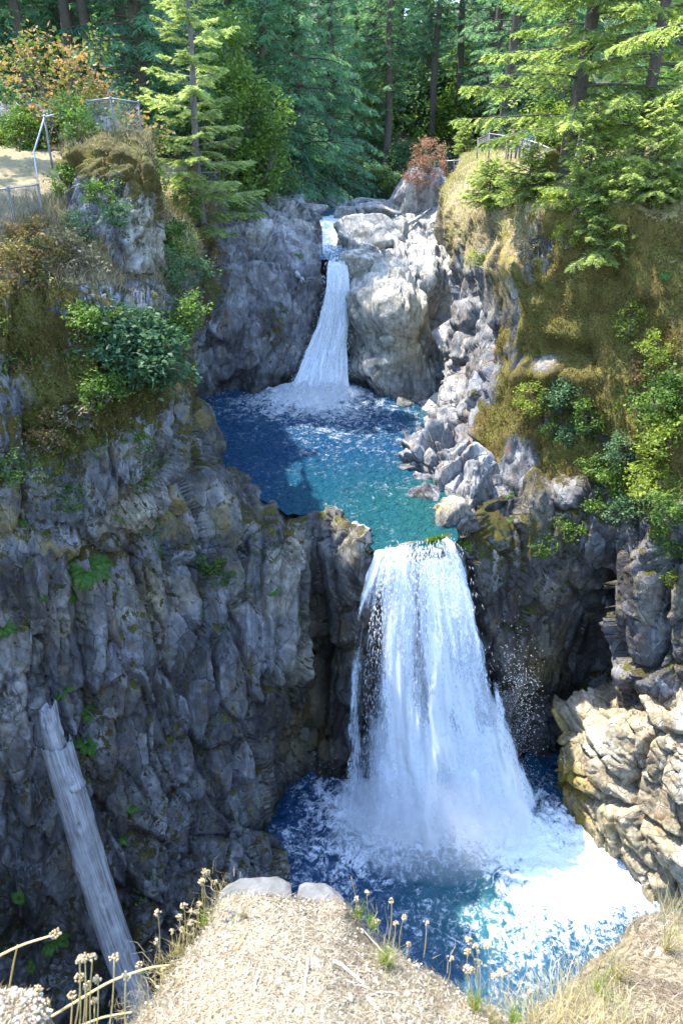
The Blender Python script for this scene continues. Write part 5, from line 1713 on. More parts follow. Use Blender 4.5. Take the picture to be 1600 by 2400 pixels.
# --- ferns
def fern_mesh(seed, nfr, L, up=.8):
    r = np.random.default_rng(seed)
    mb = MB()
    for k in range(nfr):
        az = 6.28 * k / nfr + r.normal(0, .3)
        l = L * r.uniform(.65, 1.1)
        out = np.array([math.cos(az), math.sin(az), 0])
        s = np.linspace(0, 1, 24)
        pts = out * (l * s * .9)[:, None] + np.array([0, 0, 1.0]) * (l * (up * s - up * 1.15 * s ** 2))[:, None]
        mb.tube(pts[::3], .004, 3, False, .6)
        sd = np.array([-out[1], out[0], 0])
        tg = unit(np.gradient(pts, axis=0))
        ln = .30 * l * np.sin(math.pi * np.clip(s * .92 + .08, 0, 1)) ** .8
        for sg in (1, -1):
            D = unit(sd * sg + tg * .45 + np.array([0, 0, -.15]))
            mb.leaves(pts, D, tg, ln, ln * .15 + .012, np.clip(.5 + r.normal(0, .2, 24), 0, 1))
    return mb.mesh('frond', M_fern)


ferns = [fern_mesh(1, 15, .75), fern_mesh(2, 12, .6), fern_mesh(3, 10, .45), fern_mesh(4, 16, .5, 1.1)]
fl = [(205, 1335, 1.3, 'largest bright fern below the tan overhang'), (165, 1385, 1.0, 'fern hanging just below the largest fern'), (100, 1400, .7, 'yellowing fern left of the large ferns'),
      (10, 1470, 1.2, 'spiky fern at the edge of the picture on the left wall'), (278, 1200, .6, 'small fern on top of the tan overhang'), (155, 1260, .5, 'little fern beside the overhang'),
      (145, 1620, 1.0, 'dark fern just above the top of the driftwood log'), (210, 1670, 1.1, 'light green fern right of the driftwood log top'), (208, 1745, .8, 'narrow fern in the crack beside the log'),
      (205, 1830, .5, 'small fern beside the middle of the log'), (415, 1395, .55, 'spiky green tuft in the middle of the left wall'), (475, 1440, .4, 'tiny tuft right of the spiky green one'),
      (272, 1960, 1.0, 'bushy fern right of the driftwood log'), (310, 1890, .7, 'small fern above the bushy one'), (342, 1910, .5, 'pale fern tip near the bushy fern'),
      (45, 2110, .7, 'single fern low on the left wall'), (125, 2200, 1.0, 'fern spread over the bottom of the left wall'), (70, 2265, .6, 'faint fern at the foot of the left wall'),
      (325, 1720, .4, 'tiny fern in the crack above the log middle'), (375, 1835, .35, 'tiny fern left of the tall crack'), (640, 1385, .45, 'fern tuft on the rounded pillars'),
      (585, 1370, .4, 'fern tuft beside the bright wall bush'), (700, 595, 1.1, 'fern on the ledge by the small step pool'), (1560, 640, .9, 'bright fern high on the moss face'),
      (1195, 1215, .5, 'fern beside the jagged rocks right of the lip'), (395, 1240, .4, 'little fern under the tan overhang end'), (60, 1225, .5, 'fern on the mossy left bank')]
for k, (u_, v_, s_, lab) in enumerate(fl):
    p_, n0 = hit(u_, v_)
    t = empty('fern', p_ - n0 * .05, lab, 'fern', 'ferns on the gorge walls')
    q = Vector((n0[0], n0[1], n0[2] + .9)).normalized()
    t.rotation_mode = 'QUATERNION'
    t.rotation_quaternion = q.to_track_quat('Z', 'Y')
    t.scale = (s_ * .85,) * 3
    link('frond', ferns[k % 4], t)
# ------------------------------------------------------------------ fences
M_pipe = plain_material('galvanised_pipe', (.20, .20, .21), (.40, .40, .41), 30, .45, .6, .1)
M_post = plain_material('dull_steel_post', (.09, .08, .08), (.20, .19, .19), 25, .6, .5, .15)
M_wire = plain_material('chain_link_wire', (.20, .20, .21), (.34, .34, .35), 30, .5, .6, .0)


def wire_span(a0, a1, b0, b1, gap=.085, r=.0035):
    """diamond wires in the quadrilateral foot a0-b0, top a1-b1"""
    W_ = np.linalg.norm((b0 + b1 - a0 - a1) / 2)
    H_ = np.linalg.norm((a1 + b1 - a0 - b0) / 2)
    P, Q = [], []
    for sg in (1, -1):
        c = np.arange(-H_, W_ + H_, gap)
        x0, x1 = (c, c + H_) if sg > 0 else (c + H_, c)
        y0, y1 = np.zeros_like(c), np.full_like(c, H_)
        t0 = np.clip(np.where(x1 > x0, (0 - x0) / (x1 - x0), (W_ - x0) / (x1 - x0)), 0, 1)
        t1 = np.clip(np.where(x1 > x0, (W_ - x0) / (x1 - x0), (0 - x0) / (x1 - x0)), 0, 1)
        ok = t1 - t0 > .02
        for t, L in ((t0, P), (t1, Q)):
            xx, yy = (x0 + (x1 - x0) * t)[ok] / W_, (y0 + (y1 - y0) * t)[ok] / H_
            bot = a0 + (b0 - a0) * xx[:, None]
            top = a1 + (b1 - a1) * xx[:, None]
            L.append(bot + (top - bot) * yy[:, None])
    P, Q = np.concatenate(P), np.concatenate(Q)
    d = unit(Q - P)
    nrm = unit(np.cross(b0 - a0, a1 - a0))
    s = np.cross(d, nrm)
    V = np.stack([P + s * r, P - s * r * .5 + nrm * r, P - s * r * .5 - nrm * r, Q + s * r, Q - s * r * .5 + nrm * r, Q - s * r * .5 - nrm * r], 1).reshape(-1, 3)
    i = np.arange(len(P))[:, None] * 6
    F = np.concatenate([i + np.array([[0, 1, 4, 3]]), i + np.array([[1, 2, 5, 4]]), i + np.array([[2, 0, 3, 5]])])
    return V, F


def fence(label, posts, rails, spans=(), pr=.03, rr=.024):
    """posts: (top, foot) points; rails: polylines; spans: pairs of post numbers with wire between"""
    org = np.array(posts[0][1])
    t = empty('chain_link_fence', org, label, 'fence')
    for a, b in posts:
        m = MB(); m.tube(np.stack([b - np.array([0, 0, .25]), b, a + np.array([0, 0, .03])]) - org, pr, 10)
        p = m.build('post', M_post, t, True)
        V, F = boulder_mesh(3, (pr * 1.25, pr * 1.25, pr * .9), 1, 6, 0)
        link('cap', mesh_np('cap', V, F, M_pipe, True), p, loc=a + np.array([0, 0, .03]) - org)
    for pl in rails:
        m = MB(); m.tube(np.array(pl) - org, rr, 10)
        m.build('rail', M_pipe, t, True)
    for i, j in spans:
        V, F = wire_span(posts[i][1] + np.array([0, 0, .05]), posts[i][0], posts[j][1] + np.array([0, 0, .05]), posts[j][0])
        link('wire_mesh', mesh_np('wire_mesh', V - org, F, M_wire), t, kind='stuff')
    return t


PP = lambda a, b, Y: (PY(a[0], a[1], Y), PY(b[0], b[1], Y))
p = [PP((-70, 452), (-52, 530), 20.0), PP((20, 441), (34, 514), 20.2), PP((90, 433), (98, 492), 20.6), PP((105, 275), (120, 372), 22.0), PP((150, 263), (155, 318), 25.5)]
fence('galvanised pipe and wire fence stepping down beside the left path', p,
      [[p[0][0], p[1][0], p[2][0]], [p[2][0], PY(80, 355, 21.2), p[3][0]], [p[3][0], p[4][0], PY(185, 270, 28.0)]], [(0, 1), (1, 2)])
p = [PP((205, 237), (211, 303), 25.6), PP((259, 230), (270, 300), 24.8), PP((325, 240), (332, 318), 25.4)]
fence('wire fence on top of the mossy knob', p, [[p[0][0], p[1][0], p[2][0]]], [(0, 1), (1, 2)])
p = [PP((362, 405), (362, 446), 38.5), PP((428, 405), (428, 452), 38.0), PP((515, 403), (515, 446), 39.0)]
fence('low wire fence seen behind the young fir trunk', p, [[p[0][0], p[1][0], p[2][0]]], [(0, 1), (1, 2)])
p = [PP((1119, 326), (1118, 358), 41.0), PP((1146, 313), (1145, 357), 38.5), PP((1186, 319), (1185, 362), 37.5), PP((1226, 326), (1225, 368), 36.5), PP((1264, 337), (1263, 376), 35.5),
     PP((1296, 353), (1296, 388), 34.5)]
FEN = fence('wire fence the walkers lean on at the cliff top', p, [[q[0] for q in p]], [(0, 1), (1, 2), (2, 3), (3, 4), (4, 5)])
p = [PP((1018, 379), (1018, 404), 47.5), PP((1063, 376), (1063, 402), 47.0), PP((1108, 374), (1108, 398), 46.5)]
fence('low wire fence between the red shrub and the cliff top', p, [[q[0] for q in p]], [(0, 1), (1, 2)])
p = [PP((1540, 287), (1544, 330), 31.0), PP((1602, 274), (1606, 322), 29.0), PP((1680, 262), (1686, 315), 27.0)]
fence('pipe rail fence behind the drooping limbs at the picture edge', p, [[q[0] for q in p]], [(0, 1), (1, 2)])

# ------------------------------------------------------------------ people
def flat_mat(name, c, rough=.8):
    return plain_material(name, tuple(x * .8 for x in c), c, 60, rough, 0, .1)


M_skin = flat_mat('skin', (.52, .32, .22), .55)
M_hair = flat_mat('brown_hair', (.07, .04, .025))
M_hairl = flat_mat('fair_hair', (.30, .20, .10))
M_white = flat_mat('white_cloth', (.78, .78, .80))
M_pink = flat_mat('pink_cloth', (.62, .10, .20))
M_bluec = flat_mat('blue_cloth', (.14, .22, .42))
M_dkc = flat_mat('dark_cloth', (.03, .035, .06))
M_khaki = flat_mat('pale_shorts', (.58, .56, .54))
M_shoe = flat_mat('shoes', (.08, .07, .07))


def person(p, yaw, label, shirt, legs, hairm, H=1.72, lean=0.0, arms=None, stride=0.0, long_hair=False, shorts=False):
    """one skinned body: pelvis, spine, head, arms with fingers, legs; x right, y forward, z up"""
    k = H / 1.75
    V, E, R, Z = [], [], [], []

    def add(co, r, zone, prev=None):
        V.append(tuple(c * k for c in co)); R.append(r * k); Z.append(zone)
        if prev is not None: E.append((prev, len(V) - 1))
        return len(V) - 1
    cl, sn = math.cos(lean), math.sin(lean)

    def up(x, y, z):                                       # upper body leans forward about the hips
        return (x, y * cl + (z - .95) * sn, .95 + (z - .95) * cl - y * sn)
    pel = add((0, 0, .95), .135, 'legs')
    w = add(up(0, 0, 1.10), .118, 'shirt', pel)
    ch = add(up(0, .01, 1.28), .145, 'shirt', w)
    nb = add(up(0, 0, 1.43), .095, 'shirt', ch)
    nk = add(up(0, .01, 1.51), .052, 'skin', nb)
    jaw = add(up(0, .045, 1.575), .070, 'skin', nk)
    hd = add(up(0, .03, 1.66), .090, 'skin', jaw)
    add(up(0, .02, 1.72), .062, 'skin', hd)
    add(up(0, .125, 1.630), .014, 'skin', hd)               # nose
    for s in (-1, 1):
        add(up(s * .098, .015, 1.635), .014, 'skin', hd)    # ears
        sh_ = add(up(s * .17, 0, 1.42), .062, 'shirt', nb)
        el, wr, hn = arms(s) if arms else ((s * .23, .02, 1.14), (s * .24, .10, .90), (s * .24, .13, .82))
        a = add(el, .046, 'shirt' if not shorts else 'skin', sh_)
        b = add(wr, .032, 'skin', a)
        h = add(hn, .036, 'skin', b)
        d = unit(np.array(hn) - np.array(wr))
        sd = unit(np.cross(d, [0, 1, .3]))
        for f in range(4):                                 # fingers, slightly curled
            q = np.array(hn) + sd * (.026 - .0175 * f)
            m = add(tuple(q + d * (.045 + .008 * (f in (1, 2)))), .0095, 'skin', h)
            add(tuple(q + d * (.075 + .010 * (f in (1, 2))) + np.array([0, .012, -.012])), .008, 'skin', m)
        q = np.array(wr) * .4 + np.array(hn) * .6
        m = add(tuple(q + sd * .042 + d * .015), .011, 'skin', b)
        add(tuple(q + sd * .055 + d * .05), .009, 'skin', m)
        hp = add((s * .095, 0, .88), .098, 'legs', pel)
        kn_ = add((s * .10, s * stride * .5 + .02, .50), .066, 'skin' if shorts else 'legs', hp)
        an = add((s * .10, s * stride - .03, .10), .042, 'skin' if shorts else 'legs', kn_)
        he = add((s * .10, s * stride - .02, .045), .044, 'shoe', an)
        add((s * .115, s * stride + .15, .035), .034, 'shoe', he)
    me = bpy.data.meshes.new('person')
    me.from_pydata(V, E, [])
    o = bpy.data.objects.new('tmp', me)
    COL.objects.link(o)
    md = o.modifiers.new('skin', 'SKIN')
    md.use_smooth_shade = True
    for i, r in enumerate(R):
        sv = me.skin_vertices[0].data[i]
        sv.radius = (r, r)
        sv.use_root = (i == 0)
    ss = o.modifiers.new('sub', 'SUBSURF'); ss.levels = 1; ss.render_levels = 1
    dg = bpy.context.evaluated_depsgraph_get()
    dg.update()
    ev = bpy.data.meshes.new_from_object(o.evaluated_get(dg))
    bpy.data.objects.remove(o)
    zn = ['skin', 'shirt', 'legs', 'shoe']
    for m in (M_skin, shirt, legs, M_shoe): ev.materials.append(m)
    VV = np.array(V)
    for f in ev.polygons:
        c = np.array(f.center)
        f.material_index = zn.index(Z[int(np.argmin(((VV - c) ** 2).sum(1) / (np.array(R) + .02)))])
        f.use_smooth = True
    t = link('person', ev, loc=p, label=label, cat='person', group='walkers on the cliff top')
    t.rotation_euler = (0, 0, yaw)
    D, F = ICO[2]
    hc = np.array(up(0, .012, 1.665)) * k
    HV = D * np.array([.100, .112, .112]) * k
    HV[:, 2] = np.maximum(HV[:, 2], np.where(D[:, 1] > .1, .035 * k, (-.20 if long_hair else -.07) * k))
    link('hair', mesh_np('hair', HV + hc, F, hairm, True), t)
    return t


lean_arms = lambda s: ((s * .25, .30, 1.16), (s * .16, .46, 1.10), (s * .12, .54, 1.09))
for k, (u_, v_, Y_, H_, yaw, ln, sm, lm, hm, lg, lab) in enumerate([
    (1203, 306, 38.2, 1.45, math.pi, .35, M_pink, M_dkc, M_hair, True, 'child in a pink top leaning on the cliff top fence'),
    (1222, 305, 37.9, 1.55, math.pi, .45, M_white, M_dkc, M_hair, True, 'person in a white top bent over the cliff top fence'),
    (1242, 300, 37.3, 1.70, math.pi + .3, .30, M_bluec, M_khaki, M_hairl, False, 'tall person in blue with arms resting on the fence'),
]):
    hd = PY(u_, v_, Y_)
    person(np.array([hd[0], hd[1] + .35, hd[2] - H_ * .93]), yaw, lab, sm, lm, hm, H_, ln, lean_arms, 0, lg)
hd = PY(1364, 304, 29.5)
w4 = np.array([hd[0], hd[1], hd[2] - 1.70])
person(w4, 1.9, 'walker in a white shirt and pale shorts behind the dark fir trunk', M_white, M_khaki, M_hair, 1.76, .06, None, .16, False, True)
V_, F_ = boulder_mesh(9, (.16, .11, .25), 2, 10, .02, ((0, 1, 0, .8), (0, -1, 0, .8), (0, 0, 1, .9)))
o_ = link('backpack', mesh_np('backpack', V_, F_, M_dkc, True), loc=w4 + np.array([.20, .10, 1.27]), label='dark backpack carried by the walker in white', cat='backpack')
o_.rotation_euler = (0, 0, 1.9)
# ------------------------------------------------------------------ grass and moss on the slopes
def blades(P, N, L, Wd, lean, r, tint, bend=.5, flat=False):
    """two-segment grass blades rooted at P"""
    n = len(P)
    up = unit(N * .5 + np.array([0, 0, 1.0]) + r.normal(0, lean, (n, 3)))
    if flat:
        g = r.normal(0, 1, (n, 3))
        up = unit(g - N * (g * N).sum(1, keepdims=True) + N * np.abs(r.normal(0, .18, (n, 1))))
    side = unit(np.cross(up, r.normal(0, 1, (n, 3)))) if not flat else unit(np.cross(up, N))
    fall = unit(r.normal(0, 1, (n, 3)) * np.array([1, 1, .2]) + N * .8)
    L = np.broadcast_to(L, (n,))[:, None]
    Wd = np.broadcast_to(Wd, (n,))[:, None]
    m = P + up * L * .55
    if flat: fall = unit(up + r.normal(0, .3, (n, 3)))
    t = m + unit(up * (1 - bend) + fall * bend + np.array([0, 0, -.35 * bend])) * L * .5
    V = np.stack([P - side * Wd * .5, P + side * Wd * .5, m - side * Wd * .35, m + side * Wd * .35, t], 1).reshape(-1, 3)
    i = np.arange(n)[:, None] * 5
    return V, i + np.array([[0, 1, 3, 2]]), i + np.array([[2, 3, 4]]), np.repeat(np.broadcast_to(tint, (n,)), 5)


def scatter_grass(name, surf, wfun, n, L, Wd, mat, label, seed, lean=.35, bend=.5, flat=False):
    W_, nf, u, v, at = SURF[surf]
    r = np.random.default_rng(seed)
    w = np.clip(wfun(W_, nf, u, v, at), 0, None)
    d = proj(W_)[2]
    idx = r.choice(len(W_), n, p=w / w.sum())
    P = W_[idx] + r.normal(0, .04, (n, 3))
    if flat: P = W_[idx] + r.normal(0, .007, (n, 3)) * np.array([1, 1, .2]) + nf[idx] * .003
    V, Q, T, tn = blades(P, nf[idx], r.uniform(*L, n), r.uniform(*Wd, n), lean, r, np.clip(r.normal(.5, .25, n) + .35 * fbm(P * 1.2, 2, seed), 0, 1), bend, flat)
    link(name, mesh_np(name, V, [Q, T], mat, False, {'tint': tn}), label=label, kind='stuff')


inb = lambda u, v: (u > -120) & (u < 1720)
scatter_grass('dry_grass', 'upper_bank', lambda W_, n, u, v, a: inb(u, v) * sstep(.3, .7, a['dry']) * (v > 470) * (v < 1000) * (u < 445), 15000, (.18, .5), (.012, .028), M_brush,
              'dry brush and grass on the bank below the path', 1)
scatter_grass('dry_grass', 'rock_knob', lambda W_, n, u, v, a: sstep(.35, .7, a['dry'] + a['moss'] * .4) * (v < 520), 3000, (.06, .20), (.010, .022), M_brush, 'dry grass tufts on the mossy knob', 2)
scatter_grass('dry_grass', 'pool_wall', lambda W_, n, u, v, a: sstep(.3, .7, a['dry']) * (v > 430) * (v < 760), 6000, (.2, .5), (.02, .04), M_brush, 'dry grass hanging on the wall below the young fir', 3)
scatter_grass('dry_grass', 'mossy_cliff', lambda W_, n, u, v, a: inb(u, v) * sstep(.25, .6, a['dry']) * (v > 345) * (v < 680) * (u > 1030) * (1 + 2.5 * (u < 1290)), 22000, (.14, .42), (.014, .030), M_straw,
              'straw coloured grass on the rim of the mossy cliff', 4, .5, .8)
scatter_grass('green_grass', 'mossy_cliff', lambda W_, n, u, v, a: inb(u, v) * (v > 345) * (v < 560) * (u > 1040) * sstep(0, .4, fbm(W_ * .7, 2, 8)), 5000, (.15, .4), (.014, .03), M_grass,
              'greener grass patches on the rim of the mossy cliff', 5, .5, .6)
M_mossl = leaf_material('moss_tufts', (.05, .038, .010), (.20, .15, .035), .2, .0, .9)
scatter_grass('moss', 'mossy_cliff', lambda W_, n, u, v, a: inb(u, v) * sstep(.6, .9, a['moss']) * (v > 520), 26000, (.04, .12), (.02, .05), M_mossl, 'brown olive moss carpet on the cliff face', 6, .9, .3)
scatter_grass('moss', 'upper_bank', lambda W_, n, u, v, a: inb(u, v) * sstep(.5, .9, a['moss']) * (v > 650) * (u < 450), 9000, (.04, .12), (.02, .045), M_mossl, 'olive moss on the overhanging bank', 7, .9, .3)
# small scattered plants that nobody could count
scatter_grass('ground_cover', 'upper_bank', lambda W_, n, u, v, a: inb(u, v) * (v > 560) * (v < 1200) * (u < 450) * sstep(.05, .45, fbm(W_ * .9, 3, 31)), 7000, (.06, .16), (.03, .06), M_bush,
              'small green leaves scattered over the left bank', 8, .9, .3)
scatter_grass('fallen_leaves', 'upper_bank', lambda W_, n, u, v, a: inb(u, v) * (v > 480) * (v < 1150) * (u < 450) * sstep(.0, .4, fbm(W_ * .8, 3, 33)), 5000, (.05, .12), (.03, .06), M_brown,
              'withered brown leaves on the left bank', 9, .9, .3)
scatter_grass('ground_cover', 'gorge_wall', lambda W_, n, u, v, a: inb(u, v) * (v > 1150) * (u < 700) * sstep(.42, .62, fbm(W_ * .8, 3, 35)), 1500, (.05, .14), (.03, .06), M_fern,
              'tiny green plants in the cracks of the gorge wall', 10, .9, .3)
scatter_grass('ground_cover', 'mossy_cliff', lambda W_, n, u, v, a: inb(u, v) * (v > 850) * (u > 1380) * sstep(.0, .4, fbm(W_ * .7, 3, 37)), 5000, (.06, .18), (.04, .08), M_bush,
              'leafy undergrowth at the lower edge of the moss', 11, .9, .3)
scatter_grass('algae', 'gorge_wall', lambda W_, n, u, v, a: sstep(.5, .9, a['green']) * (v < 1330) * (u > 900), 5000, (.06, .16), (.012, .025), leaf_material('green_algae', (.03, .08, .004), (.16, .30, .012), .3),
              'bright green algae hanging from the lip of the fall', 12, .2, .2)

# ------------------------------------------------------------------ near ledge: litter, straw, pebbles, sticks
M_litter = leaf_material('needle_litter', [(0, (.11, .072, .04)), (.5, (.25, .195, .13)), (1, (.50, .43, .33))], None, .2, .0, .8)
seen = lambda W_, n, u, v: (u > -60) & (u < 1660) & (v > 2060) & (v < 2460)
scatter_grass('straw_litter', 'near_ledge', lambda W_, n, u, v, a: seen(W_, n, u, v) * (n[:, 2] > .3) * (W_[:, 2] > 21.2), 26000, (.012, .045), (.0012, .0030), M_litter, 'dry straw litter over the near ledge', 21, 1.3, .3, True)
scatter_grass('straw_litter', 'far_ledge', lambda W_, n, u, v, a: seen(W_, n, u, v) * (n[:, 2] > .2) * (W_[:, 2] > 19.6), 14000, (.02, .07), (.0018, .004), M_litter, 'dry grass litter over the sloping ledge', 22, 1.0, .4, True)
scatter_grass('straw_litter', 'corner_ledge', lambda W_, n, u, v, a: seen(W_, n, u, v) * (n[:, 2] > .2) * (W_[:, 2] > 21.9), 2500, (.01, .03), (.0012, .003), M_litter, 'straw bits on the corner mound', 23, 1.3, .3, True)
scatter_grass('dry_grass', 'far_ledge', lambda W_, n, u, v, a: seen(W_, n, u, v) * (W_[:, 2] > 19.6) * sstep(.0, .4, fbm(W_ * 2, 2, 41)), 1100, (.08, .26), (.002, .004), M_straw, 'standing dry grass on the sloping ledge', 24, .35, .5)
edge = lambda u, v: np.minimum(np.abs((u - 318) * .80 + (v - 2392) * .60 + 0), 60)
# fringe of long straw along the left edge of the ledge
scatter_grass('dry_grass', 'near_ledge', lambda W_, n, u, v, a: seen(W_, n, u, v) * (W_[:, 2] > 21.25) * (sstep(60, 0, np.abs(u - (318 + (2392 - v) * .68))) * .8 + sstep(45, 0, np.abs(v - (2140 + (u - 822) * .57))) * (u > 850)),
              900, (.03, .10), (.0010, .0020), M_straw, 'fringe of long dry grass along the ledge edges', 25, .6, .7)

# pebbles: the larger ones are stones of their own, the fine gravel is one mass
W_, nf, u_, v_, at_ = SURF['near_ledge']
rp = np.random.default_rng(31)
M_peb = NT('pale_pebbles')
pt_ = M_peb.math('ADD', M_peb.attr('tint'), M_peb.math('MULTIPLY', M_peb.math('SUBTRACT', M_peb.n('ObjectInfo').outputs['Random'], .5), .5), True)
pc = M_peb.ramp(pt_, [(0, (.28, .22, .15)), (.4, (.50, .44, .35)), (.75, (.66, .62, .55)), (1, (.42, .33, .20))])
pb_ = M_peb.n('Bump', {'Strength': .4, 'Distance': .003, 'Height': M_peb.noise(200, 4)})
M_peb = M_peb.surf(M_peb.n('BsdfPrincipled', {'Base Color': pc, 'Roughness': .85, 'Normal': pb_.outputs[0]}).outputs[0])


def gravel(name, surf, n, size, label, seed, cond):
    W_, nf, u, v, at = SURF[surf]
    r = np.random.default_rng(seed)
    w = (seen(W_, nf, u, v) * cond(W_, nf)).astype(float)
    idx = r.choice(len(W_), n, p=w / w.sum())
    base = [boulder_mesh(s, (1, .8, .6), 0, 8, .02) for s in range(5)]
    Vs, Fs, ts, k = [], [], [], 0
    for j, i in enumerate(idx):
        V, F = base[j % 5]
        s = r.uniform(*size) ** 1.0
        a = r.uniform(0, 6.28)
        c, q = math.cos(a), math.sin(a)
        Vs.append((V * s) @ np.array([[c, q, 0], [-q, c, 0], [0, 0, 1]]) + W_[i] + np.append(r.normal(0, .006, 2), s * .25))
        Fs.append(F + k); k += len(V); ts.append(np.full(len(V), r.random()))
    link(name, mesh_np(name, np.concatenate(Vs), np.concatenate(Fs), M_peb, False, {'tint': np.concatenate(ts)}), label=label, kind='stuff')


gravel('gravel', 'near_ledge', 2600, (.002, .0065), 'fine pale gravel in the straw of the near ledge', 41, lambda W_, n: (n[:, 2] > .4) * (W_[:, 2] > 21.3))
gravel('gravel', 'corner_ledge', 700, (.003, .008), 'fine gravel on the corner mound', 42, lambda W_, n: (n[:, 2] > .2) * (W_[:, 2] > 21.9))


def near_hit(u, v):
    p = hit(u, v)[0]
    return p if np.linalg.norm(p - np.array([0, 0, CAMZ])) < 7 else PZ(u, v, 21.46)


PEB = [boulder_mesh(300 + s, (1, .82, .62), 2, 10, .03) for s in range(6)]
PEBM = [mesh_np('pebble', V, F, M_peb, False, {'tint': np.full(len(V), .2 + .12 * k)}) for k, (V, F) in enumerate(PEB)]
plist = [(638, 2190, 13), (672, 2193, 11), (612, 2197, 12), (607, 2184, 10), (618, 2154, 8), (645, 2202, 8), (625, 2134, 7), (682, 2138, 11), (737, 2255, 15), (652, 2300, 12), (673, 2328, 13),
         (522, 2265, 14), (610, 2163, 9), (820, 2340, 17), (787, 2122, 7), (530, 2215, 9), (458, 2322, 12), (700, 2375, 14), (565, 2360, 11), (880, 2300, 12), (760, 2340, 11), (520, 2330, 10), (860, 2275, 10),
         (955, 2330, 12), (1010, 2345, 11), (610, 2250, 8), (590, 2225, 7), (820, 2210, 8), (775, 2180, 7), (930, 2385, 15), (490, 2378, 12), (400, 2360, 10), (720, 2215, 7), (650, 2360, 9)]
for k, (a, b, s) in enumerate(plist):
    q = near_hit(a, b)
    r_ = s / FPX * proj(q)[2] * .62
    o_ = link('pebble', PEBM[k % 6], loc=q + np.array([0, 0, r_ * .3]), label='pale pebble lying in the straw on the near ledge', cat='pebble', group='pebbles on the near ledge')
    o_.scale = (r_,) * 3
    o_.rotation_euler = (0, 0, k * 1.1)

M_stick = plain_material('bleached_stick', (.36, .30, .23), (.62, .56, .48), 30, .85, 0, .3, (1, 1, 1), .003)


def stick(pts, r, label, name='dry_stick', cat='stick', mat=None):
    P = np.array([near_hit(a, b) + np.array([0, 0, .006 + .002 * k]) for k, (a, b) in enumerate(pts)])
    c = P[0].copy()
    m = MB()
    s = np.linspace(0, 1, 12)
    Q = catmull(P, s * (len(P) - 1.001)) - c
    Q += np.random.default_rng(len(label)).normal(0, .0012, Q.shape)
    m.tube(Q, r * (1 - .45 * s), 7)
    return m.build(name, mat or M_stick, None, False, loc=c, label=label, cat=cat)


stick([(722, 2250), (716, 2295), (712, 2338)], .0052, 'straight bleached stick standing out in the middle of the ledge')
stick([(610, 2262), (600, 2300), (597, 2320)], .0040, 'short pale stick left of the straight one')
stick([(785, 2255), (825, 2285), (862, 2322)], .0062, 'thick pale stick slanting down the right of the ledge')
stick([(808, 2302), (835, 2310), (866, 2318)], .0035, 'thin twig meeting the thick pale stick')
stick([(860, 2338), (868, 2352), (884, 2372)], .0050, 'crooked dark ended twig at the right of the ledge')
stick([(868, 2332), (905, 2328), (930, 2332)], .0034, 'horizontal pale twig above the crooked one')
stick([(556, 2225), (572, 2200), (580, 2185)], .0075, 'curved strip of brown bark behind the pebbles', 'bark_strip', 'bark', plain_material('brown_bark_strip', (.28, .17, .07), (.48, .33, .16), 30))
stick([(845, 2178), (880, 2215), (920, 2260)], .0035, 'long bleached twig under the green grass tuft')

# --- dry seed-head stems
ORD = 'first second third fourth fifth sixth seventh eighth ninth tenth eleventh twelfth thirteenth fourteenth fifteenth sixteenth seventeenth'.split()


def nth(rows, k):
    return ORD[sorted(range(len(rows)), key=lambda j: rows[j][0][0]).index(k)]


M_stem = leaf_material('dry_stem', (.30, .22, .09), (.62, .50, .24), .25, .2, .7)
M_seed = leaf_material('dry_seed_head', (.26, .18, .09), (.56, .45, .29), .3, .2, .8)


def seed_head(seed, r):
    g = np.random.default_rng(seed)
    m = MB()
    for k in range(15):
        d = unit(g.normal(0, 1, 3) + np.array([0, 0, .55]))
        e = d * r * g.uniform(.65, 1.0)
        m.tube(np.stack([np.zeros(3), e * .6, e]), r * .035, 3, False, .4)
        V, F = ICO[1]
        w = V * r * g.uniform(.20, .30) * (1 + .25 * g.normal(0, 1, (len(V), 1)) * .5) + e
        m.add(w, F, None, g.uniform(.3, 1))
    return m.mesh('seed_head', M_seed)


HEADS = [seed_head(k, 1.0) for k in range(5)]


def stem(top, foot, bow, hr, label, Yt=None, k=0, group='dry seed heads along the ledge', r=.0016):
    """stalk from the foot on the ledge to the head at the top pixel, at the foot's own distance"""
    f = near_hit(*foot)
    t = PY(top[0], top[1], f[1] + (Yt or 0.02))
    s = np.linspace(0, 1, 9)
    side = np.array([1.0, 0, 0])
    P = f + (t - f) * s[:, None] + side * (bow * np.sin(math.pi * s) * np.linalg.norm(t - f))[:, None]
    e = empty('seed_stem', f, label, 'plant', group)
    m = MB(); m.tube(P - f, r * (1 - .35 * s), 5, True, .3 + .5 * ((k * 37) % 10) / 10)
    m.build('stalk', M_stem, e, True)
    if hr:
        h = link('seed_head', HEADS[k % 5], e, loc=t - f)
        h.scale = (hr,) * 3
        h.rotation_euler = (.3 * math.sin(k), .3 * math.cos(k * 2), k)
    return e


SL = '%s dry seed head from the left in the row beside the log'
left_row = [((471, 2065), (474, 2175), .05), ((478, 2042), (484, 2160), -.04), ((504, 2066), (508, 2150), .05), ((487, 2045), (496, 2150), .10), ((431, 2124), (428, 2205), .04), ((468, 2118), (470, 2190), -.04),
            ((461, 2138), (452, 2205), .05), ((449, 2135), (440, 2220), -.05), ((420, 2150), (416, 2235), .04), ((403, 2184), (400, 2250), .03), ((448, 2163), (432, 2225), .06), ((426, 2180), (420, 2240), -.05),
            ((370, 2140), (372, 2260), .02), ((366, 2206), (378, 2275), .03), ((402, 2258), (396, 2290), .02), ((384, 2274), (378, 2300), .02), ((327, 2262), (330, 2320), .03)]
for k, (a, b, w) in enumerate(left_row):
    stem(a, b, w, .0100 if k % 4 else .0125, SL % nth(left_row, k), None, k)
SM = '%s dry stem from the left in the clump beside the stone slabs'
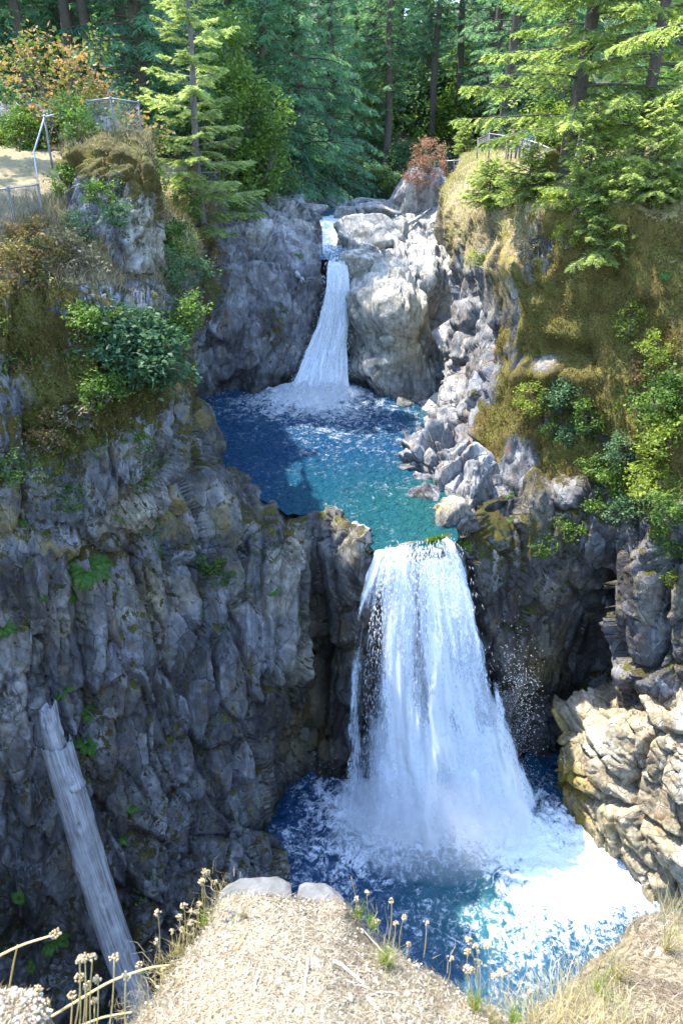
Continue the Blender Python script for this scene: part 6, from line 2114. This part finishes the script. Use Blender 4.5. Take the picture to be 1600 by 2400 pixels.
mid_row = [((835, 2108), (842, 2150), .03), ((838, 2128), (846, 2160), -.03), ((822, 2055), (838, 2150), .02), ((860, 2092), (868, 2165), -.03), ((917, 2112), (910, 2210), .02),
                               ((926, 2164), (918, 2220), .04), ((946, 2150), (935, 2225), -.03), ((998, 2162), (992, 2245), .02), ((957, 2214), (950, 2250), .02), ((884, 2160), (886, 2190), .02)]
for k, (a, b, w) in enumerate(mid_row):
    stem(a, b, w, 0.0 if k in (2,) else .0105, SM % nth(mid_row, k), None, 20 + k)
SN = '%s dry seed head from the left in the big clump at the ledge end'
end_row = [((1098, 2205), (1120, 2360), .03), ((1095, 2232), (1105, 2350), -.03), ((1115, 2222), (1122, 2350), .03), ((1142, 2218), (1146, 2350), .02), ((1120, 2255), (1132, 2370), -.04),
                               ((1092, 2272), (1110, 2380), .03), ((1172, 2280), (1150, 2385), .05), ((1190, 2276), (1165, 2390), .06), ((1176, 2282), (1178, 2410), .0), ((1216, 2304), (1219, 2420), .02),
                               ((1240, 2325), (1246, 2420), .02), ((1235, 2284), (1240, 2400), .03), ((1055, 2245), (1045, 2310), .04), ((1105, 2275), (1098, 2360), .02), ((1158, 2290), (1142, 2370), .04)]
for k, (a, b, w) in enumerate(end_row):
    stem(a, b, w, .0080 if k in (9, 11) else .0125, SN % nth(end_row, k), None, 40 + k)
SC_ = '%s blurred seed head from the left in the near corner'
cor_row = [((187, 2248), (165, 2420), .04), ((200, 2246), (190, 2420), .02), ((217, 2245), (215, 2420), -.02), ((187, 2292), (180, 2430), .03), ((230, 2295), (222, 2430), .02),
                               ((170, 2332), (160, 2430), .02), ((90, 2318), (95, 2430), .02), ((105, 2350), (110, 2450), .02), ((222, 2345), (215, 2440), .02), ((268, 2245), (250, 2420), .02),
                               ((295, 2290), (298, 2430), -.02), ((205, 2310), (200, 2430), .0)]
for k, (a, b, w) in enumerate(cor_row):
    f = PZ(b[0], b[1] + 30, 22.0)
    t = PY(a[0], a[1], f[1] + .08)
    s = np.linspace(0, 1, 9)
    e = empty('seed_stem', f, SC_ % nth(cor_row, k), 'plant', 'blurred seed heads in the near corner')
    P = (t - f) * s[:, None] + np.array([1., 0, 0]) * (w * np.sin(math.pi * s) * np.linalg.norm(t - f))[:, None]
    m = MB(); m.tube(P, .0022 * (1 - .3 * s), 5, True, .5); m.build('stalk', M_stem, e, True)
    h = link('seed_head', HEADS[k % 5], e, loc=t - f); h.scale = (.0115,) * 3; h.rotation_euler = (.2, .3 * k, k)


def long_stem(pts, r, label, head=None):
    P = np.array([PY(*q) for q in pts])
    s = np.linspace(0, 1, 20)
    Q = catmull(P, s * (len(P) - 1.001))
    e = empty('bent_stem', Q[0], label, 'plant')
    m = MB(); m.tube(Q - Q[0], r * (1 - .3 * s), 6, True, .8); m.build('stalk', M_stem, e, True)
    if head:
        h = link('seed_head', HEADS[1], e, loc=Q[-1] - Q[0]); h.scale = (head,) * 3


long_stem([(-60, 2285, 1.15), (0, 2240, 1.15), (60, 2212, 1.16), (132, 2190, 1.17)], .0045, 'thick blurred stem bending in from the corner with a seed head', .016)
long_stem([(60, 2420, 1.05), (150, 2365, 1.1), (260, 2300, 1.15), (345, 2270, 1.2), (400, 2262, 1.24)], .0050, 'long straw stem arching across the near corner')
long_stem([(150, 2420, 1.05), (240, 2385, 1.08), (310, 2372, 1.1)], .0040, 'lower straw stem crossing the near corner')
long_stem([(20, 2330, 1.15), (32, 2260, 1.16), (42, 2215, 1.16)], .0028, 'thin reddish stem near the corner of the picture')

# --- green and straw tufts on the ledge edge
def tuft(u0, v0, n, L, label, mat, seed, name='grass_tuft', wd=.0022, fan=.35):
    c = near_hit(u0, v0)
    r = np.random.default_rng(seed)
    P = np.zeros((n, 3)) + r.normal(0, .008, (n, 3)) * np.array([1, 1, 0])
    V, Q, T, tn = blades(P, np.array([[0, 0, 1.0]]).repeat(n, 0), r.uniform(L * .5, L, n), r.uniform(wd * .6, wd, n), fan, r, r.random(n), .55)
    link(name, mesh_np(name, V, [Q, T], mat, False, {'tint': tn}), loc=c, label=label, cat='grass tuft', group='grass tufts on the ledge')


tuft(903, 2262, 90, .17, 'green based grass tuft right of the middle of the ledge', M_grass, 1)
tuft(905, 2262, 60, .20, 'straw tuft mixed into the green based tuft', M_straw, 2)
tuft(838, 2150, 60, .11, 'grass tuft beside the squarer stone slab', M_grass, 3)
tuft(870, 2175, 50, .11, 'grass tuft between slab and green based tuft', M_grass, 4)
tuft(1110, 2365, 80, .16, 'grass tuft in the big seed head clump', M_grass, 5)
tuft(1150, 2400, 70, .16, 'straw tuft at the right end of the ledge', M_straw, 6)
tuft(1400, 2330, 60, .32, 'tall green grass tuft on the sloping ledge', M_grass, 7, wd=.004)
tuft(1440, 2300, 60, .30, 'tall straw tuft on the sloping ledge', M_straw, 8, wd=.004)
tuft(1560, 2230, 60, .35, 'dry tuft at the edge of the sloping ledge', M_straw, 9, wd=.004)
tuft(572, 2150, 70, .05, 'orange brown grass patch on the lichened slab', M_brush, 10, wd=.002, fan=.8)
tuft(1200, 2395, 60, .14, 'short grass tuft under the single seed heads', M_grass, 11)
tuft(420, 2235, 60, .10, 'straw tuft in the left row of seed heads', M_straw, 12)
tuft(480, 2165, 60, .09, 'grass tuft at the foot of the tall left seed heads', M_grass, 13)
